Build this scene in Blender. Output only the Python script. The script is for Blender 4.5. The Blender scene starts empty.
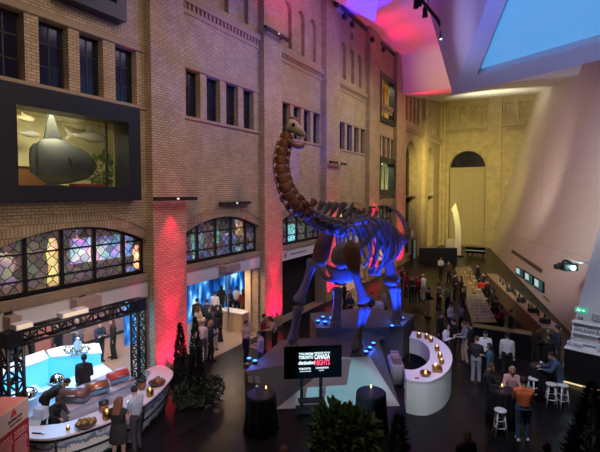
import bpy, bmesh, math, random
from mathutils import Vector, Matrix, Quaternion
random.seed(7)
SC = bpy.context.scene
COL = SC.collection
V = Vector
R = math.radians
# ---------------------------------------------------------------- camera model (600 x 452)
F, CX, HC, HOR = 425.0, 300.0, 7.0, 193.0
YAW, PIT = R(30), R(2.5)
CY = HOR + F*math.tan(PIT)
FW = V((-math.sin(YAW)*math.cos(PIT), math.cos(YAW)*math.cos(PIT), -math.sin(PIT)))
RT = V((math.cos(YAW), math.sin(YAW), 0))
UP = RT.cross(FW)
EYE = V((0, 0, HC))
def ray(x, y): return FW + RT*((x-CX)/F) + UP*((CY-y)/F)
def pz(x, y, z=0.0):                     # where the sight line of a point of the photo meets a height
    v = ray(x, y); return EYE + v*((z-HC)/v.z)
def pX(x, y, X=-12.35):
    v = ray(x, y); return EYE + v*(X/v.x)
def pY(x, y, Y):
    v = ray(x, y); return EYE + v*(Y/v.y)
def pd(x, y, d): return EYE + ray(x, y)*d
def pplane(x, y, o, n):
    v = ray(x, y); return EYE + v*((o-EYE).dot(n)/v.dot(n))
cd = bpy.data.cameras.new('camera'); cam = bpy.data.objects.new('camera', cd); COL.objects.link(cam)
cd.sensor_width = 36; cd.lens = 36*F/600; cd.clip_end = 300
cd.shift_y = (CY-226)/600*-1*-1
cam.location = EYE; cam.rotation_euler = (math.pi/2-PIT, 0, YAW)
SC.camera = cam
# ---------------------------------------------------------------- materials
MATS = {}
def M(name, col=(.5,.5,.5), rough=.6, metal=0, emit=None, es=1.0, alpha=1, trans=0, noise=0, nscale=6):
    if name in MATS: return MATS[name]
    m = bpy.data.materials.new(name); m.use_nodes = True
    nt = m.node_tree; b = nt.nodes['Principled BSDF']
    b.inputs['Base Color'].default_value = (*col, 1); b.inputs['Roughness'].default_value = rough
    b.inputs['Metallic'].default_value = metal
    if trans: b.inputs['Transmission Weight'].default_value = trans
    if alpha < 1: b.inputs['Alpha'].default_value = alpha
    if emit:
        b.inputs['Emission Color'].default_value = (*emit, 1); b.inputs['Emission Strength'].default_value = es
    if noise:
        t = nt.nodes.new('ShaderNodeTexCoord'); n = nt.nodes.new('ShaderNodeTexNoise'); n.inputs['Scale'].default_value = nscale
        n.inputs['Detail'].default_value = 5
        mx = nt.nodes.new('ShaderNodeMix'); mx.data_type = 'RGBA'
        mx.inputs[6].default_value = (*[c*(1-noise) for c in col], 1); mx.inputs[7].default_value = (*[min(1, c*(1+noise)) for c in col], 1)
        nt.links.new(t.outputs['Object'], n.inputs['Vector']); nt.links.new(n.outputs['Fac'], mx.inputs[0]); nt.links.new(mx.outputs[2], b.inputs['Base Color'])
    MATS[name] = m; return m
def brick(name, c1, c2, cm, bw=.3, rh=.1, mort=.012, bump=.4):
    m = M(name, c1, .85); nt = m.node_tree; b = nt.nodes['Principled BSDF']; N = nt.nodes.new; L = nt.links.new
    g = N('ShaderNodeNewGeometry'); s = N('ShaderNodeSeparateXYZ'); a = N('ShaderNodeMath'); c = N('ShaderNodeCombineXYZ')
    L(g.outputs['Position'], s.inputs[0]); L(s.outputs[0], a.inputs[0]); L(s.outputs[1], a.inputs[1]); L(a.outputs[0], c.inputs[0]); L(s.outputs[2], c.inputs[1])
    t = N('ShaderNodeTexBrick'); L(c.outputs[0], t.inputs['Vector'])
    for k, v in (('Scale', 1), ('Mortar Size', mort), ('Mortar Smooth', .1), ('Bias', 0), ('Brick Width', bw), ('Row Height', rh)): t.inputs[k].default_value = v
    t.inputs['Color1'].default_value = (*c1, 1); t.inputs['Color2'].default_value = (*c2, 1); t.inputs['Mortar'].default_value = (*cm, 1)
    n = N('ShaderNodeTexNoise'); n.inputs['Scale'].default_value = 1.3; n.inputs['Detail'].default_value = 8; L(g.outputs['Position'], n.inputs['Vector'])
    r = N('ShaderNodeMapRange'); r.inputs[1].default_value = .3; r.inputs[2].default_value = .7; r.inputs[3].default_value = .82; r.inputs[4].default_value = 1.1; L(n.outputs['Fac'], r.inputs[0])
    mx = N('ShaderNodeMix'); mx.data_type = 'RGBA'; mx.blend_type = 'MULTIPLY'; mx.inputs[0].default_value = 1
    L(t.outputs['Color'], mx.inputs[6]); L(r.outputs[0], mx.inputs[7]); L(mx.outputs[2], b.inputs['Base Color'])
    bp = N('ShaderNodeBump'); bp.inputs['Strength'].default_value = bump; bp.inputs['Distance'].default_value = .03; bp.invert = True
    L(t.outputs['Fac'], bp.inputs['Height']); L(bp.outputs[0], b.inputs['Normal'])
    return m
BRICK = brick('tan brick', (.56,.43,.29), (.45,.33,.21), (.22,.165,.115), .24, .09, .013)
BRICKR = brick('arch brick', (.46,.35,.23), (.37,.27,.17), (.16,.12,.085), .1, .34, .012)
STONE = M('buff stone', (.34,.26,.18), .8, noise=.2)
DARK = M('black metal', (.012,.012,.014), .45)
BLACKP = M('black painted panel', (.01,.012,.018), .4)
WHITEP = M('white plaster', (.75,.73,.72), .7, noise=.04, nscale=2)
WHITEL = M('white laminate', (.78,.77,.8), .35)
GLASSD = M('dark window glass', (.012,.012,.03), .12)
STEEL = M('brushed steel', (.6,.6,.62), .3, 1)
CHROME = M('chrome', (.85,.85,.87), .06, 1)
# ---------------------------------------------------------------- mesh collector
def woff(p):
    while p is not None:
        if 'w' in p: return V(p['w'])
        p = p.parent
    return V((0,0,0))
class MB:
    def __init__(s): s.v = []; s.f = []; s.m = []; s.sm = []
    def add(s, vs, fs, mi=0, smooth=False):
        o = len(s.v); s.v += [V(p) for p in vs]
        for f in fs: s.f.append([o+i for i in f]); s.m.append(mi); s.sm.append(smooth)
        return s
    def hexa(s, b, t, mi=0):             # bottom four, top four corners
        return s.add(list(b)+list(t), [(3,2,1,0),(4,5,6,7),(0,1,5,4),(1,2,6,5),(2,3,7,6),(3,0,4,7)], mi)
    def box(s, c, d, rz=0, mi=0, M3=None):
        c = V(c); h = V(d)*.5; m = M3 or Matrix.Rotation(rz, 3, 'Z')
        P = [c+m@V((x*h.x, y*h.y, z*h.z)) for z in (-1,1) for x, y in ((-1,-1),(1,-1),(1,1),(-1,1))]
        return s.hexa(P[:4], P[4:], mi)
    def bb(s, x0, x1, y0, y1, z0, z1, mi=0): return s.box(((x0+x1)/2,(y0+y1)/2,(z0+z1)/2), (x1-x0,y1-y0,z1-z0), 0, mi)
    def prism(s, poly, z0, z1, mi=0):
        n = len(poly); P = [(p[0],p[1],z0) for p in poly]+[(p[0],p[1],z1) for p in poly]
        return s.add(P, [tuple(range(n))[::-1], tuple(range(n,2*n))]+[(i,(i+1)%n,n+(i+1)%n,n+i) for i in range(n)], mi)
    def slab(s, poly, off, mi=0):        # 3-D polygon thickened by a vector
        n = len(poly); off = V(off); P = [V(p) for p in poly]+[V(p)+off for p in poly]
        return s.add(P, [tuple(range(n))[::-1], tuple(range(n,2*n))]+[(i,(i+1)%n,n+(i+1)%n,n+i) for i in range(n)], mi)
    def loft(s, rings, mi=0, cap=True, smooth=True):
        n = len(rings[0]); P = [p for r in rings for p in r]
        fs = [(k*n+i, k*n+(i+1)%n, (k+1)*n+(i+1)%n, (k+1)*n+i) for k in range(len(rings)-1) for i in range(n)]
        s.add(P, fs, mi, smooth)
        if cap:
            o = len(s.v)-len(P)
            s.f.append([o+i for i in range(n)][::-1]); s.m.append(mi); s.sm.append(False)
            s.f.append([o+len(P)-n+i for i in range(n)]); s.m.append(mi); s.sm.append(False)
        return s
    def path(s, pts, rad, n=8, mi=0, flat=1.0, side=None):
        pts = [V(p) for p in pts]; rings = []
        if not hasattr(rad, '__len__'): rad = [rad]*len(pts)
        for k, p in enumerate(pts):
            t = (pts[min(k+1, len(pts)-1)]-pts[max(k-1, 0)]).normalized()
            u = side if side is not None else (V((0,0,1)) if abs(t.z) < .9 else V((1,0,0)))
            a = t.cross(u).normalized(); b = a.cross(t).normalized()
            rings.append([p+a*math.cos(2*math.pi*i/n)*rad[k]+b*math.sin(2*math.pi*i/n)*rad[k]*flat for i in range(n)])
        return s.loft(rings, mi)
    def tube(s, p, q, r, r2=None, n=8, mi=0): return s.path([p, q], [r, r if r2 is None else r2], n, mi)
    def lathe(s, prof, c=(0,0,0), n=16, mi=0, smooth=True):
        c = V(c); return s.loft([[c+V((r*math.cos(2*math.pi*i/n), r*math.sin(2*math.pi*i/n), z)) for i in range(n)] for r, z in prof], mi, True, smooth)
    def ell(s, c, r, n=12, k=8, mi=0, M3=None):
        c = V(c); m = M3 or Matrix.Identity(3)
        rings = []
        for j in range(k+1):
            a = -math.pi/2+math.pi*(j*.98+.01*k)/k
            rings.append([c+m@V((r[0]*math.cos(a)*math.cos(2*math.pi*i/n), r[1]*math.cos(a)*math.sin(2*math.pi*i/n), r[2]*math.sin(a))) for i in range(n)])
        return s.loft(rings, mi)
    def arc(s, c, r0, r1, a0, a1, x0, x1, n=20, mi=0, ez=1.0):   # arch band in the YZ plane at centre c=(y,z)
        P = []
        for i in range(n+1):
            a = a0+(a1-a0)*i/n; ca, sa = math.cos(a), math.sin(a)*ez
            P += [(x0, c[0]+r0*ca, c[1]+r0*sa), (x1, c[0]+r0*ca, c[1]+r0*sa), (x1, c[0]+r1*ca, c[1]+r1*sa), (x0, c[0]+r1*ca, c[1]+r1*sa)]
        fs = []
        for i in range(n):
            o = 4*i
            for j in range(4): fs.append((o+j, o+(j+1)%4, o+4+(j+1)%4, o+4+j))
        fs += [(0,1,2,3), (4*n+3,4*n+2,4*n+1,4*n)]
        return s.add(P, fs, mi)
    def build(s, name, mat, parent=None):
        me = bpy.data.meshes.new(name)
        off = woff(parent)
        me.from_pydata([p-off for p in s.v], [], s.f)
        for m in (mat if isinstance(mat, (list, tuple)) else [mat]): me.materials.append(m)
        me.polygons.foreach_set('material_index', s.m); me.polygons.foreach_set('use_smooth', s.sm)
        bm = bmesh.new(); bm.from_mesh(me); bmesh.ops.recalc_face_normals(bm, faces=bm.faces); bm.to_mesh(me); bm.free()
        o = bpy.data.objects.new(name, me); COL.objects.link(o)
        if parent is not None: o.parent = parent
        return o
def tag(o, label, cat, group=None, kind=None):
    o['label'] = label; o['category'] = cat
    if group: o['group'] = group
    if kind: o['kind'] = kind
    return o
WORLD = []
def thing(name, label, cat, loc=(0,0,0), rz=0, group=None, world=False):
    """an Empty at the base; with world=True its parts are given in world coordinates"""
    o = bpy.data.objects.new(name, None); COL.objects.link(o); o.location = loc; o.rotation_euler = (0,0,rz); o.empty_display_size = .1
    if world: o['w'] = list(loc); WORLD.append(o)
    return tag(o, label, cat, group)
def struct(o): o['kind'] = 'structure'; return o
def origin(o, c):                        # move a one-mesh thing's origin to its base
    c = V(c); o.data.transform(Matrix.Translation(-c)); o.location = c; return o
def dup(root, loc, rz=0, label=None, group=None, scale=None):
    def cp(o, par):
        c = o.copy(); COL.objects.link(c)
        if par is not None: c.parent = par
        for ch in [x for x in bpy.data.objects if x.parent == o and x != c]: cp(ch, c)
        return c
    r = cp(root, None); r.location = loc; r.rotation_euler = (0,0,rz)
    if label: r['label'] = label
    if group: r['group'] = group
    if scale: r.scale = (scale,)*3 if not hasattr(scale, '__len__') else scale
    return r
def light(kind, name, loc, power, col, target=None, size=.2, spot=45, blend=.5, sy=None):
    ld = bpy.data.lights.new(name, kind); ld.energy = power; ld.color = col
    o = bpy.data.objects.new(name, ld); COL.objects.link(o); o.location = loc
    if kind == 'SPOT': ld.spot_size = R(spot); ld.spot_blend = blend; ld.shadow_soft_size = size
    elif kind == 'AREA':
        ld.size = size; ld.spread = R(spot*2.5 if spot != 45 else 170)
        if sy: ld.shape = 'RECTANGLE'; ld.size_y = sy
    else: ld.shadow_soft_size = size
    if target is not None: o.rotation_euler = (V(target)-V(loc)).to_track_quat('-Z', 'Y').to_euler()
    return o
_txt = {}
def text_mb(s, size, o, u, v, mb, mi=0, depth=.004, shear=0, bold=0):
    """lettering as real geometry: string s with cap height about size, from point o along u, upright v"""
    key = (s, shear, bold)
    if key not in _txt:
        cu = bpy.data.curves.new('lettering', 'FONT'); cu.body = s; cu.extrude = .02; cu.shear = shear; cu.offset = bold; cu.resolution_u = 2
        ob = bpy.data.objects.new('lettering', cu); COL.objects.link(ob)
        dg = bpy.context.evaluated_depsgraph_get(); me = bpy.data.meshes.new_from_object(ob.evaluated_get(dg))
        _txt[key] = ([tuple(x.co) for x in me.vertices], [tuple(p.vertices) for p in me.polygons])
        bpy.data.objects.remove(ob); bpy.data.curves.remove(cu); bpy.data.meshes.remove(me)
    vs, fs = _txt[key]; n = V(u).cross(V(v)).normalized(); k = size/.7
    mb.add([V(o)+V(u)*p[0]*k+V(v)*p[1]*k+n*(depth/2+p[2]*depth/.04) for p in vs], fs, mi)
    return max(p[0] for p in vs)*k
# ================================================================ SETTING
XW, XP = -12.35, -12.0
# floor
def floor_mat():
    m = M('dark polished floor', (.016,.014,.016), .3); nt = m.node_tree; b = nt.nodes['Principled BSDF']; N = nt.nodes.new; L = nt.links.new
    g = N('ShaderNodeNewGeometry'); mp = N('ShaderNodeMapping'); mp.inputs['Rotation'].default_value = (0,0,R(90)); L(g.outputs['Position'], mp.inputs[0])
    t = N('ShaderNodeTexBrick'); L(mp.outputs[0], t.inputs['Vector'])
    for k, v in (('Scale', 1), ('Mortar Size', .006), ('Brick Width', 2.4), ('Row Height', .22), ('Bias', 0)): t.inputs[k].default_value = v
    b.inputs['Specular IOR Level'].default_value = .28; t.inputs['Color1'].default_value = (.011,.0095,.011,1); t.inputs['Color2'].default_value = (.006,.0055,.0065,1); t.inputs['Mortar'].default_value = (.005,.005,.005,1)
    L(t.outputs['Color'], b.inputs['Base Color'])
    n = N('ShaderNodeTexNoise'); n.inputs['Scale'].default_value = 2; L(g.outputs['Position'], n.inputs['Vector'])
    r = N('ShaderNodeMapRange'); r.inputs[3].default_value = .22; r.inputs[4].default_value = .5; L(n.outputs['Fac'], r.inputs[0]); L(r.outputs[0], b.inputs['Roughness'])
    return m
struct(MB().bb(-12.1, 12, -1.5, 59.2, -.2, 0).build('floor', floor_mat()))
struct(MB().bb(-26, -12.1, 2, 59.2, -.2, 0).build('floor_gallery', M('pale gallery floor', (.3,.23,.18), .35, noise=.1)))
# --- wall panels with openings: cells of a grid, minus holes, with reveals
def panel(mb, y0, y1, z0, z1, rects, arches, x=XW, depth=.4, axis='Y', blind=.22):
    """rects (a,b,z0,z1[,blind]); arches (centre, half, z0, zspring, rise[,blind]); the face looks along +X (axis Y) or -Y (axis X)"""
    def P(y, z, d=0): return (x-d, y, z) if axis == 'Y' else (y, x+d, z)
    cy = sorted({y0, y1, *[r[0] for r in rects], *[r[1] for r in rects], *[a[0]-a[1] for a in arches], *[a[0]+a[1] for a in arches]})
    cz = sorted({z0, z1, *[r[2] for r in rects], *[r[3] for r in rects], *[a[2] for a in arches], *[a[3]+a[4] for a in arches]})
    def hit(ya, yb, za, zb):
        ym, zm = (ya+yb)/2, (za+zb)/2
        return any(r[0] < ym < r[1] and r[2] < zm < r[3] for r in rects) or any(abs(ym-a[0]) < a[1] and a[2] < zm < a[3]+a[4] for a in arches)
    for ya, yb in zip(cy, cy[1:]):
        for za, zb in zip(cz, cz[1:]):
            if not hit(ya, yb, za, zb): mb.add([P(ya,za),P(yb,za),P(yb,zb),P(ya,zb)], [(0,1,2,3)])
    for r in rects:
        d = r[4] if len(r) > 4 and r[4] else depth; q = [(r[0],r[2]),(r[1],r[2]),(r[1],r[3]),(r[0],r[3])]
        for (a, b), (c, e) in zip(q, q[1:]+q[:1]): mb.add([P(a,b),P(c,e),P(c,e,d),P(a,b,d)], [(0,1,2,3)])
        if len(r) > 4 and r[4]: mb.add([P(*k, d) for k in q], [(0,1,2,3)])
    for a in arches:
        yc, h, zb, zs, rise = a[:5]; bl = a[5] if len(a) > 5 else 0; d = bl or depth; n = 24
        pts = arch_pts(yc, h, zs, rise, n)
        top = zs+rise
        for (a0, b0), (a1, b1) in zip(pts, pts[1:]):
            mb.add([P(a0,b0),P(a1,b1),P(a1,top),P(a0,top)], [(0,1,2,3)])
            mb.add([P(a0,b0),P(a1,b1),P(a1,b1,d),P(a0,b0,d)], [(0,1,2,3)])
            if bl: mb.add([P(a0,zb,d),P(a1,zb,d),P(a1,b1,d),P(a0,b0,d)], [(0,1,2,3)])
        mb.add([P(yc-h,zb),P(yc+h,zb),P(yc+h,zb,d),P(yc-h,zb,d)], [(0,1,2,3)])
        for s in (-1, 1): mb.add([P(yc+s*h,zb),P(yc+s*h,zs),P(yc+s*h,zs,d),P(yc+s*h,zb,d)], [(0,1,2,3)])
def arch_pts(yc, h, zs, rise, n=24):
    """segmental arch curve"""
    if rise >= h*.999: return [(yc-h*math.cos(math.pi*i/n), zs+rise*math.sin(math.pi*i/n)) for i in range(n+1)]
    rad = (h*h+rise*rise)/(2*rise); a = math.asin(h/rad)
    return [(yc+rad*math.sin(-a+2*a*i/n), zs+rise-rad+rad*math.cos(-a+2*a*i/n)) for i in range(n+1)]
TOP = 19.9
BAYS = [(5.05, 10.4), (11.98, 17.3), (18.92, 24.1), (26.1, 31.7), (34.0, 38.7)]
CEN = [7.725, 14.64, 21.51, 28.9, 36.35]
w = MB(); reveal = []
WIN = {0: [(5.6,6.42),(6.8,7.65),(8.0,8.8),(9.24,10.08)], 1: [(12.4,13.22),(13.6,14.45),(14.85,15.7),(16.1,16.9)]}
WIN[2] = [(19.5+1.17*k, 20.32+1.17*k) for k in range(4)]; WIN[3] = [(26.8+1.3*k, 27.7+1.3*k) for k in range(4)]; WIN[4] = [(34.5+1.2*k, 35.3+1.2*k) for k in range(4)]
ARW = []
for i, (a, b) in enumerate(BAYS):
    c = CEN[i]; hw = (b-a)/2-.03
    rects = [(max(p,a+.01), q, 10.05, 11.9) for p, q in WIN[i]]
    rects.append((a+.05, b-.1, -.05, 3.3))
    arches = [(c, hw, 4.14, 5.31, .65)]
    ARW.append((c, hw))
    if i == 0: rects += [(5.9, 9.42, 7.15, 9.4), (7.2, 8.9, 12.9, 14.2)]
    if i == 4: rects += [(34.5, 38.3, 6.9, 10.0), (34.6, 38.4, 13.2, 17.0)]
    else:
        for k in (-1, 0, 1): arches.append((c+k*1.45, .42, 14.95, 17.0, .42, .22))
        arches.append((c, .24, 18.1, 18.35, .24, .25))
    panel(w, a, b, -.05, TOP, rects, arches)
for a, b, c in ((41.5, 49.4, 44.9), (50.9, 58.6, 53.3)):
    panel(w, a, b, 0, TOP, [(c-2.3+k*1.5, c-1.6+k*1.5, 14.4, 17.2, .3) for k in range(4)], [(c, 1.9, .4, 10.6, 1.9, .9)])
PIL = [(3.3,5.05),(10.4,11.98),(17.3,18.92),(24.1,26.1),(31.7,34.0),(38.7,41.5),(49.4,50.9),(58.6,59.2)]
for a, b in PIL: w.add([(XW,a,0),(XW,b,0),(XW,b,TOP),(XW,a,TOP)], [(0,1,2,3)])
struct(w.build('wall_left', BRICK))
for k, (a, b) in enumerate(PIL): struct(MB().bb(XW-.1, XP, a, b, 0, TOP).build('pillar_brick', BRICK))
# arch hoods, string courses, sills, fascias
for i, (a, b) in enumerate(BAYS):
    c, hw = ARW[i]; mb = MB(); n = 26
    p0 = arch_pts(c, hw, 5.31, .65, n); p1 = arch_pts(c, hw+.1, 5.6, .76, n); p2 = arch_pts(c, hw+.12, 5.66, .76, n)
    lim = lambda y: min(max(y, a), b)
    for q0, q1, x, mi in ((p0, p1, XW+.05, 0), (p1, p2, XW+.08, 0)):
        for (u0, u1, w0, w1) in zip(q0, q0[1:], q1, q1[1:]):
            mb.hexa([(XW,lim(u0[0]),u0[1]),(XW,lim(u1[0]),u1[1]),(XW,lim(w1[0]),w1[1]),(XW,lim(w0[0]),w0[1])], [(x,lim(u0[0]),u0[1]),(x,lim(u1[0]),u1[1]),(x,lim(w1[0]),w1[1]),(x,lim(w0[0]),w0[1])], mi)
    struct(mb.build('trim_arch', [BRICKR, STONE]))
    s = MB().bb(XW-.3, XW+.1, a, b, 3.86, 4.14); s.bb(XW, XW+.07, a, b, 9.93, 10.04)
    s.bb(XW, XW+.16, a, b, 14.42, 14.7); s.bb(XW, XW+.06, a, b, 14.02, 14.2); s.bb(XW, XW+.05, a, b, 11.92, 12.12)
    y = a+.05
    while y < b-.12:
        s.bb(XW, XW+.1, y, y+.11, 14.2, 14.42); s.bb(XW+.02, XW+.12, y, y+.1, 3.9, 3.98); y += .24
    struct(s.build('trim_course', STONE))
    f = MB().bb(XW-.35, XW+.06, a+.03, b-.03, 3.3, 3.86)
    struct(f.build('trim_fascia', WHITEP))
for a, b in ((41.5,49.4),(50.9,58.6)):
    s = MB().bb(XW, XW+.25, a, b, 13.6, 14.1)
    for k in range(20): y = a+(b-a)*(k+.3)/20; s.bb(XW, XW+.2, y, y+.2, 13.3, 13.6)
    struct(s.build('trim_course', STONE))
for k, (a, b) in enumerate(((44.9,1.9),(53.3,1.9))):      # tall dark windows in the deep arches
    mb = MB(); pts = arch_pts(a, b, 10.6, 1.9, 16)
    mb.slab([(XW-.8, a-b, .4), (XW-.8, a+b, .4)]+[(XW-.8, y, z) for y, z in pts[::-1]], (.04,0,0), 0)
    for q in (-.95, 0, .95): mb.bb(XW-.78, XW-.68, a+q-.05, a+q+.05, .4, 11.6, 1)
    for z in (3, 5.6, 8.2, 10.6): mb.bb(XW-.78, XW-.68, a-b, a+b, z, z+.1, 1)
    struct(mb.build('window_tall', [GLASSD, DARK]))
# --- small windows
wn = 0
for i in WIN:
    for (p, q) in WIN[i]:
        wn += 1; x = XW-.3; p = max(p, BAYS[i][0]+.01)
        fr = MB()
        fr.bb(x-.04, x+.04, p, p+.06, 10.05, 11.9); fr.bb(x-.04, x+.04, q-.06, q, 10.05, 11.9); fr.bb(x-.04, x+.04, p, q, 10.05, 10.13); fr.bb(x-.04, x+.04, p, q, 11.82, 11.9)
        fr.bb(x-.03, x+.03, (p+q)/2-.02, (p+q)/2+.02, 10.05, 11.9)
        for z in (10.65, 11.3): fr.bb(x-.03, x+.03, p, q, z-.02, z+.02)
        o = struct(fr.build('window_%d' % wn, DARK))
        MB().bb(x-.01, x+.01, p+.02, q-.02, 10.08, 11.87).build('pane', GLASSD, o)
# --- leaded arch windows
def leaded(name, tint, sc=2.3, clear=.45, sat=.8):
    m = bpy.data.materials.new(name); m.use_nodes = True; nt = m.node_tree; N = nt.nodes.new; L = nt.links.new
    b = nt.nodes['Principled BSDF']; out = nt.nodes['Material Output']
    g = N('ShaderNodeNewGeometry'); s = N('ShaderNodeSeparateXYZ'); c = N('ShaderNodeCombineXYZ')
    L(g.outputs['Position'], s.inputs[0]); L(s.outputs[1], c.inputs[0]); L(s.outputs[2], c.inputs[1]); rot = N('ShaderNodeMapping'); rot.inputs['Rotation'].default_value = (0,0,R(45)); L(c.outputs[0], rot.inputs[0])
    v = N('ShaderNodeTexVoronoi'); v.inputs['Scale'].default_value = sc*1.6; v.voronoi_dimensions = '2D'; v.inputs['Randomness'].default_value = .42
    e = N('ShaderNodeTexVoronoi'); e.feature = 'DISTANCE_TO_EDGE'; e.voronoi_dimensions = '2D'; e.inputs['Scale'].default_value = sc*1.6; e.inputs['Randomness'].default_value = .42
    for t in (v, e): L(rot.outputs[0], t.inputs['Vector'])
    hs = N('ShaderNodeHueSaturation'); hs.inputs['Saturation'].default_value = sat*.5; hs.inputs['Value'].default_value = 1.2; L(v.outputs['Color'], hs.inputs['Color'])
    mx = N('ShaderNodeMix'); mx.data_type = 'RGBA'; mx.inputs[0].default_value = .55; mx.inputs[7].default_value = (*tint, 1); L(hs.outputs[0], mx.inputs[6])
    tr = N('ShaderNodeBsdfTransparent'); L(mx.outputs[2], tr.inputs[0]); L(mx.outputs[2], b.inputs['Base Color']); b.inputs['Roughness'].default_value = .15
    m1 = N('ShaderNodeMixShader'); m1.inputs[0].default_value = 1-clear; L(tr.outputs[0], m1.inputs[1]); L(b.outputs[0], m1.inputs[2])
    lead = N('ShaderNodeBsdfDiffuse'); lead.inputs[0].default_value = (.01,.01,.01,1)
    lt = N('ShaderNodeMath'); lt.operation = 'LESS_THAN'; lt.inputs[1].default_value = .036; L(e.outputs['Distance'], lt.inputs[0])
    m2 = N('ShaderNodeMixShader'); L(lt.outputs[0], m2.inputs[0]); L(m1.outputs[0], m2.inputs[1]); L(lead.outputs[0], m2.inputs[2])
    L(m2.outputs[0], out.inputs[0]); return m
LG = leaded('leaded glass', (.9,.85,.8), clear=.8, sc=2.5, sat=.8)
def arch_window(i, verts, transoms, glass):
    global wn
    wn += 1; c, h = ARW[i]; x = XW-.25; fr = MB(); pts = arch_pts(c, h, 5.31, .65, 24); t = .05
    zat = lambda y: next((p[1]+(q[1]-p[1])*(y-p[0])/(q[0]-p[0]) for p, q in zip(pts, pts[1:]) if p[0] <= y <= q[0]), 5.31)
    for p, q in zip(pts, pts[1:]):
        fr.hexa([(x-.06,p[0],p[1]-t*1.3),(x-.06,q[0],q[1]-t*1.3),(x-.06,q[0],q[1]),(x-.06,p[0],p[1])], [(x+.06,p[0],p[1]-t*1.3),(x+.06,q[0],q[1]-t*1.3),(x+.06,q[0],q[1]),(x+.06,p[0],p[1])])
    fr.bb(x-.06, x+.06, c-h, c+h, 4.14, 4.24)
    for s in (-1, 1): fr.bb(x-.06, x+.06, c+s*(h-.04)-.04, c+s*(h-.04)+.04, 4.14, 5.31)
    for y in verts: fr.bb(x-.07, x+.07, y-.05, y+.05, 4.14, zat(y))
    for z in transoms: fr.bb(x-.04, x+.04, c-h, c+h, z-.025, z+.025)
    o = struct(fr.build('window_%d' % wn, DARK))
    pn = MB().slab([(x, c-h, 4.2), (x, c+h, 4.2)]+[(x, y, z) for y, z in pts[::-1]], (.012,0,0)); pn.build('pane', glass, o)
arch_window(0, [pX(25,260,XW-.2)[1], pX(62,260,XW-.2)[1], pX(94.5,250,XW-.2)[1], pX(123.5,250,XW-.2)[1]], [4.55, 5.3], LG)
arch_window(1, [pX(197.5,250,XW-.2)[1], pX(215.5,240,XW-.2)[1], pX(231,240,XW-.2)[1], pX(245.5,240,XW-.2)[1]], [4.6, 5.35], LG)
arch_window(2, [20.3, 21.4, 22.5, 23.4], [4.6, 5.35], LG)
arch_window(3, [28, 29.3, 30.6], [4.7, 5.3], LG)
arch_window(4, [35.6, 36.6, 37.6], [4.7, 5.3], LG)
# --- gallery behind the wall
INT = M('gallery plaster', (.2,.15,.13), .8, noise=.15, nscale=1)
INTD = M('dark gallery drape', (.006,.006,.007), .9)
g = MB(); g.bb(-24.3, -24, 2, 59, 0, 6.7); struct(g.build('wall_gallery_back', INT))
struct(MB().bb(-24, XW-.02, 2, 59, 6.55, 6.7).build('ceiling_gallery', INT))
struct(MB().bb(-13.1, XW-.4, 17.1, 17.3, 0, 3.3).build('wall_gallery_jamb', M('cream gallery wall', (.6,.48,.36), .8)))
struct(MB().bb(XW-.6, XW-.5, 18.92, 24.2, 0, 3.5).build('wall_gallery_drape', INTD))
struct(MB().bb(-24, XW-.6, 25, 25.2, 0, 6.5).build('wall_gallery_side', INT))
struct(MB().bb(-16.2, -16, 25.2, 40, 0, 3.4).build('wall_gallery_back', M('cream gallery wall', (.6,.48,.36), .8)))
def proj_mat(name, stops, scale, es, stretch=(1,1,1)):
    m = bpy.data.materials.new(name); m.use_nodes = True; nt = m.node_tree; N = nt.nodes.new; L = nt.links.new; b = nt.nodes['Principled BSDF']
    t = N('ShaderNodeTexCoord'); mp = N('ShaderNodeMapping'); mp.inputs['Scale'].default_value = stretch; n = N('ShaderNodeTexNoise'); n.inputs['Scale'].default_value = scale; n.inputs['Detail'].default_value = 4
    L(t.outputs['Object'], mp.inputs[0]); L(mp.outputs[0], n.inputs['Vector'])
    r = N('ShaderNodeValToRGB'); L(n.outputs['Fac'], r.inputs[0]); cr = r.color_ramp
    for k, (p, c) in enumerate(stops):
        el = cr.elements[k] if k < 2 else cr.elements.new(p)
        el.position = p; el.color = (*c, 1)
    b.inputs['Base Color'].default_value = (.02,.02,.03,1); L(r.outputs[0], b.inputs['Emission Color']); b.inputs['Emission Strength'].default_value = es
    return m
o = origin(MB().bb(-16.6, -16.5, 12.6, 24.8, .0, 3.6).build('projection_screen', proj_mat('icy blue projection', [(.34,(.0,.012,.07)),(.66,(.5,.95,1)),(.46,(.0,.05,.3)),(.56,(.01,.22,.7))], 1.5, 1.15, (1,1.3,.45))), (-16.55, 18.7, 0))
tag(o, 'wide glowing blue projection wall with icy forest pattern inside the second archway', 'projection screen')
o = origin(MB().bb(-15.6, -15.5, 9.55, 12.3, 4.3, 5.25).tube((-15.55,9.8,5.2),(-15.55,9.8,6.56),.012,n=5).tube((-15.55,12,5.2),(-15.55,12,6.56),.012,n=5).build('hanging_projection_screen', proj_mat('violet projection', [(.36,(.02,.06,.3)),(.68,(.9,.5,1)),(.47,(.1,.5,.95)),(.57,(.3,.25,.95))], 1.6, 1.6)), (-15.55, 10.9, 4.3))
tag(o, 'blue and violet projection glowing behind the nearest leaded arch window', 'projection screen')
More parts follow.
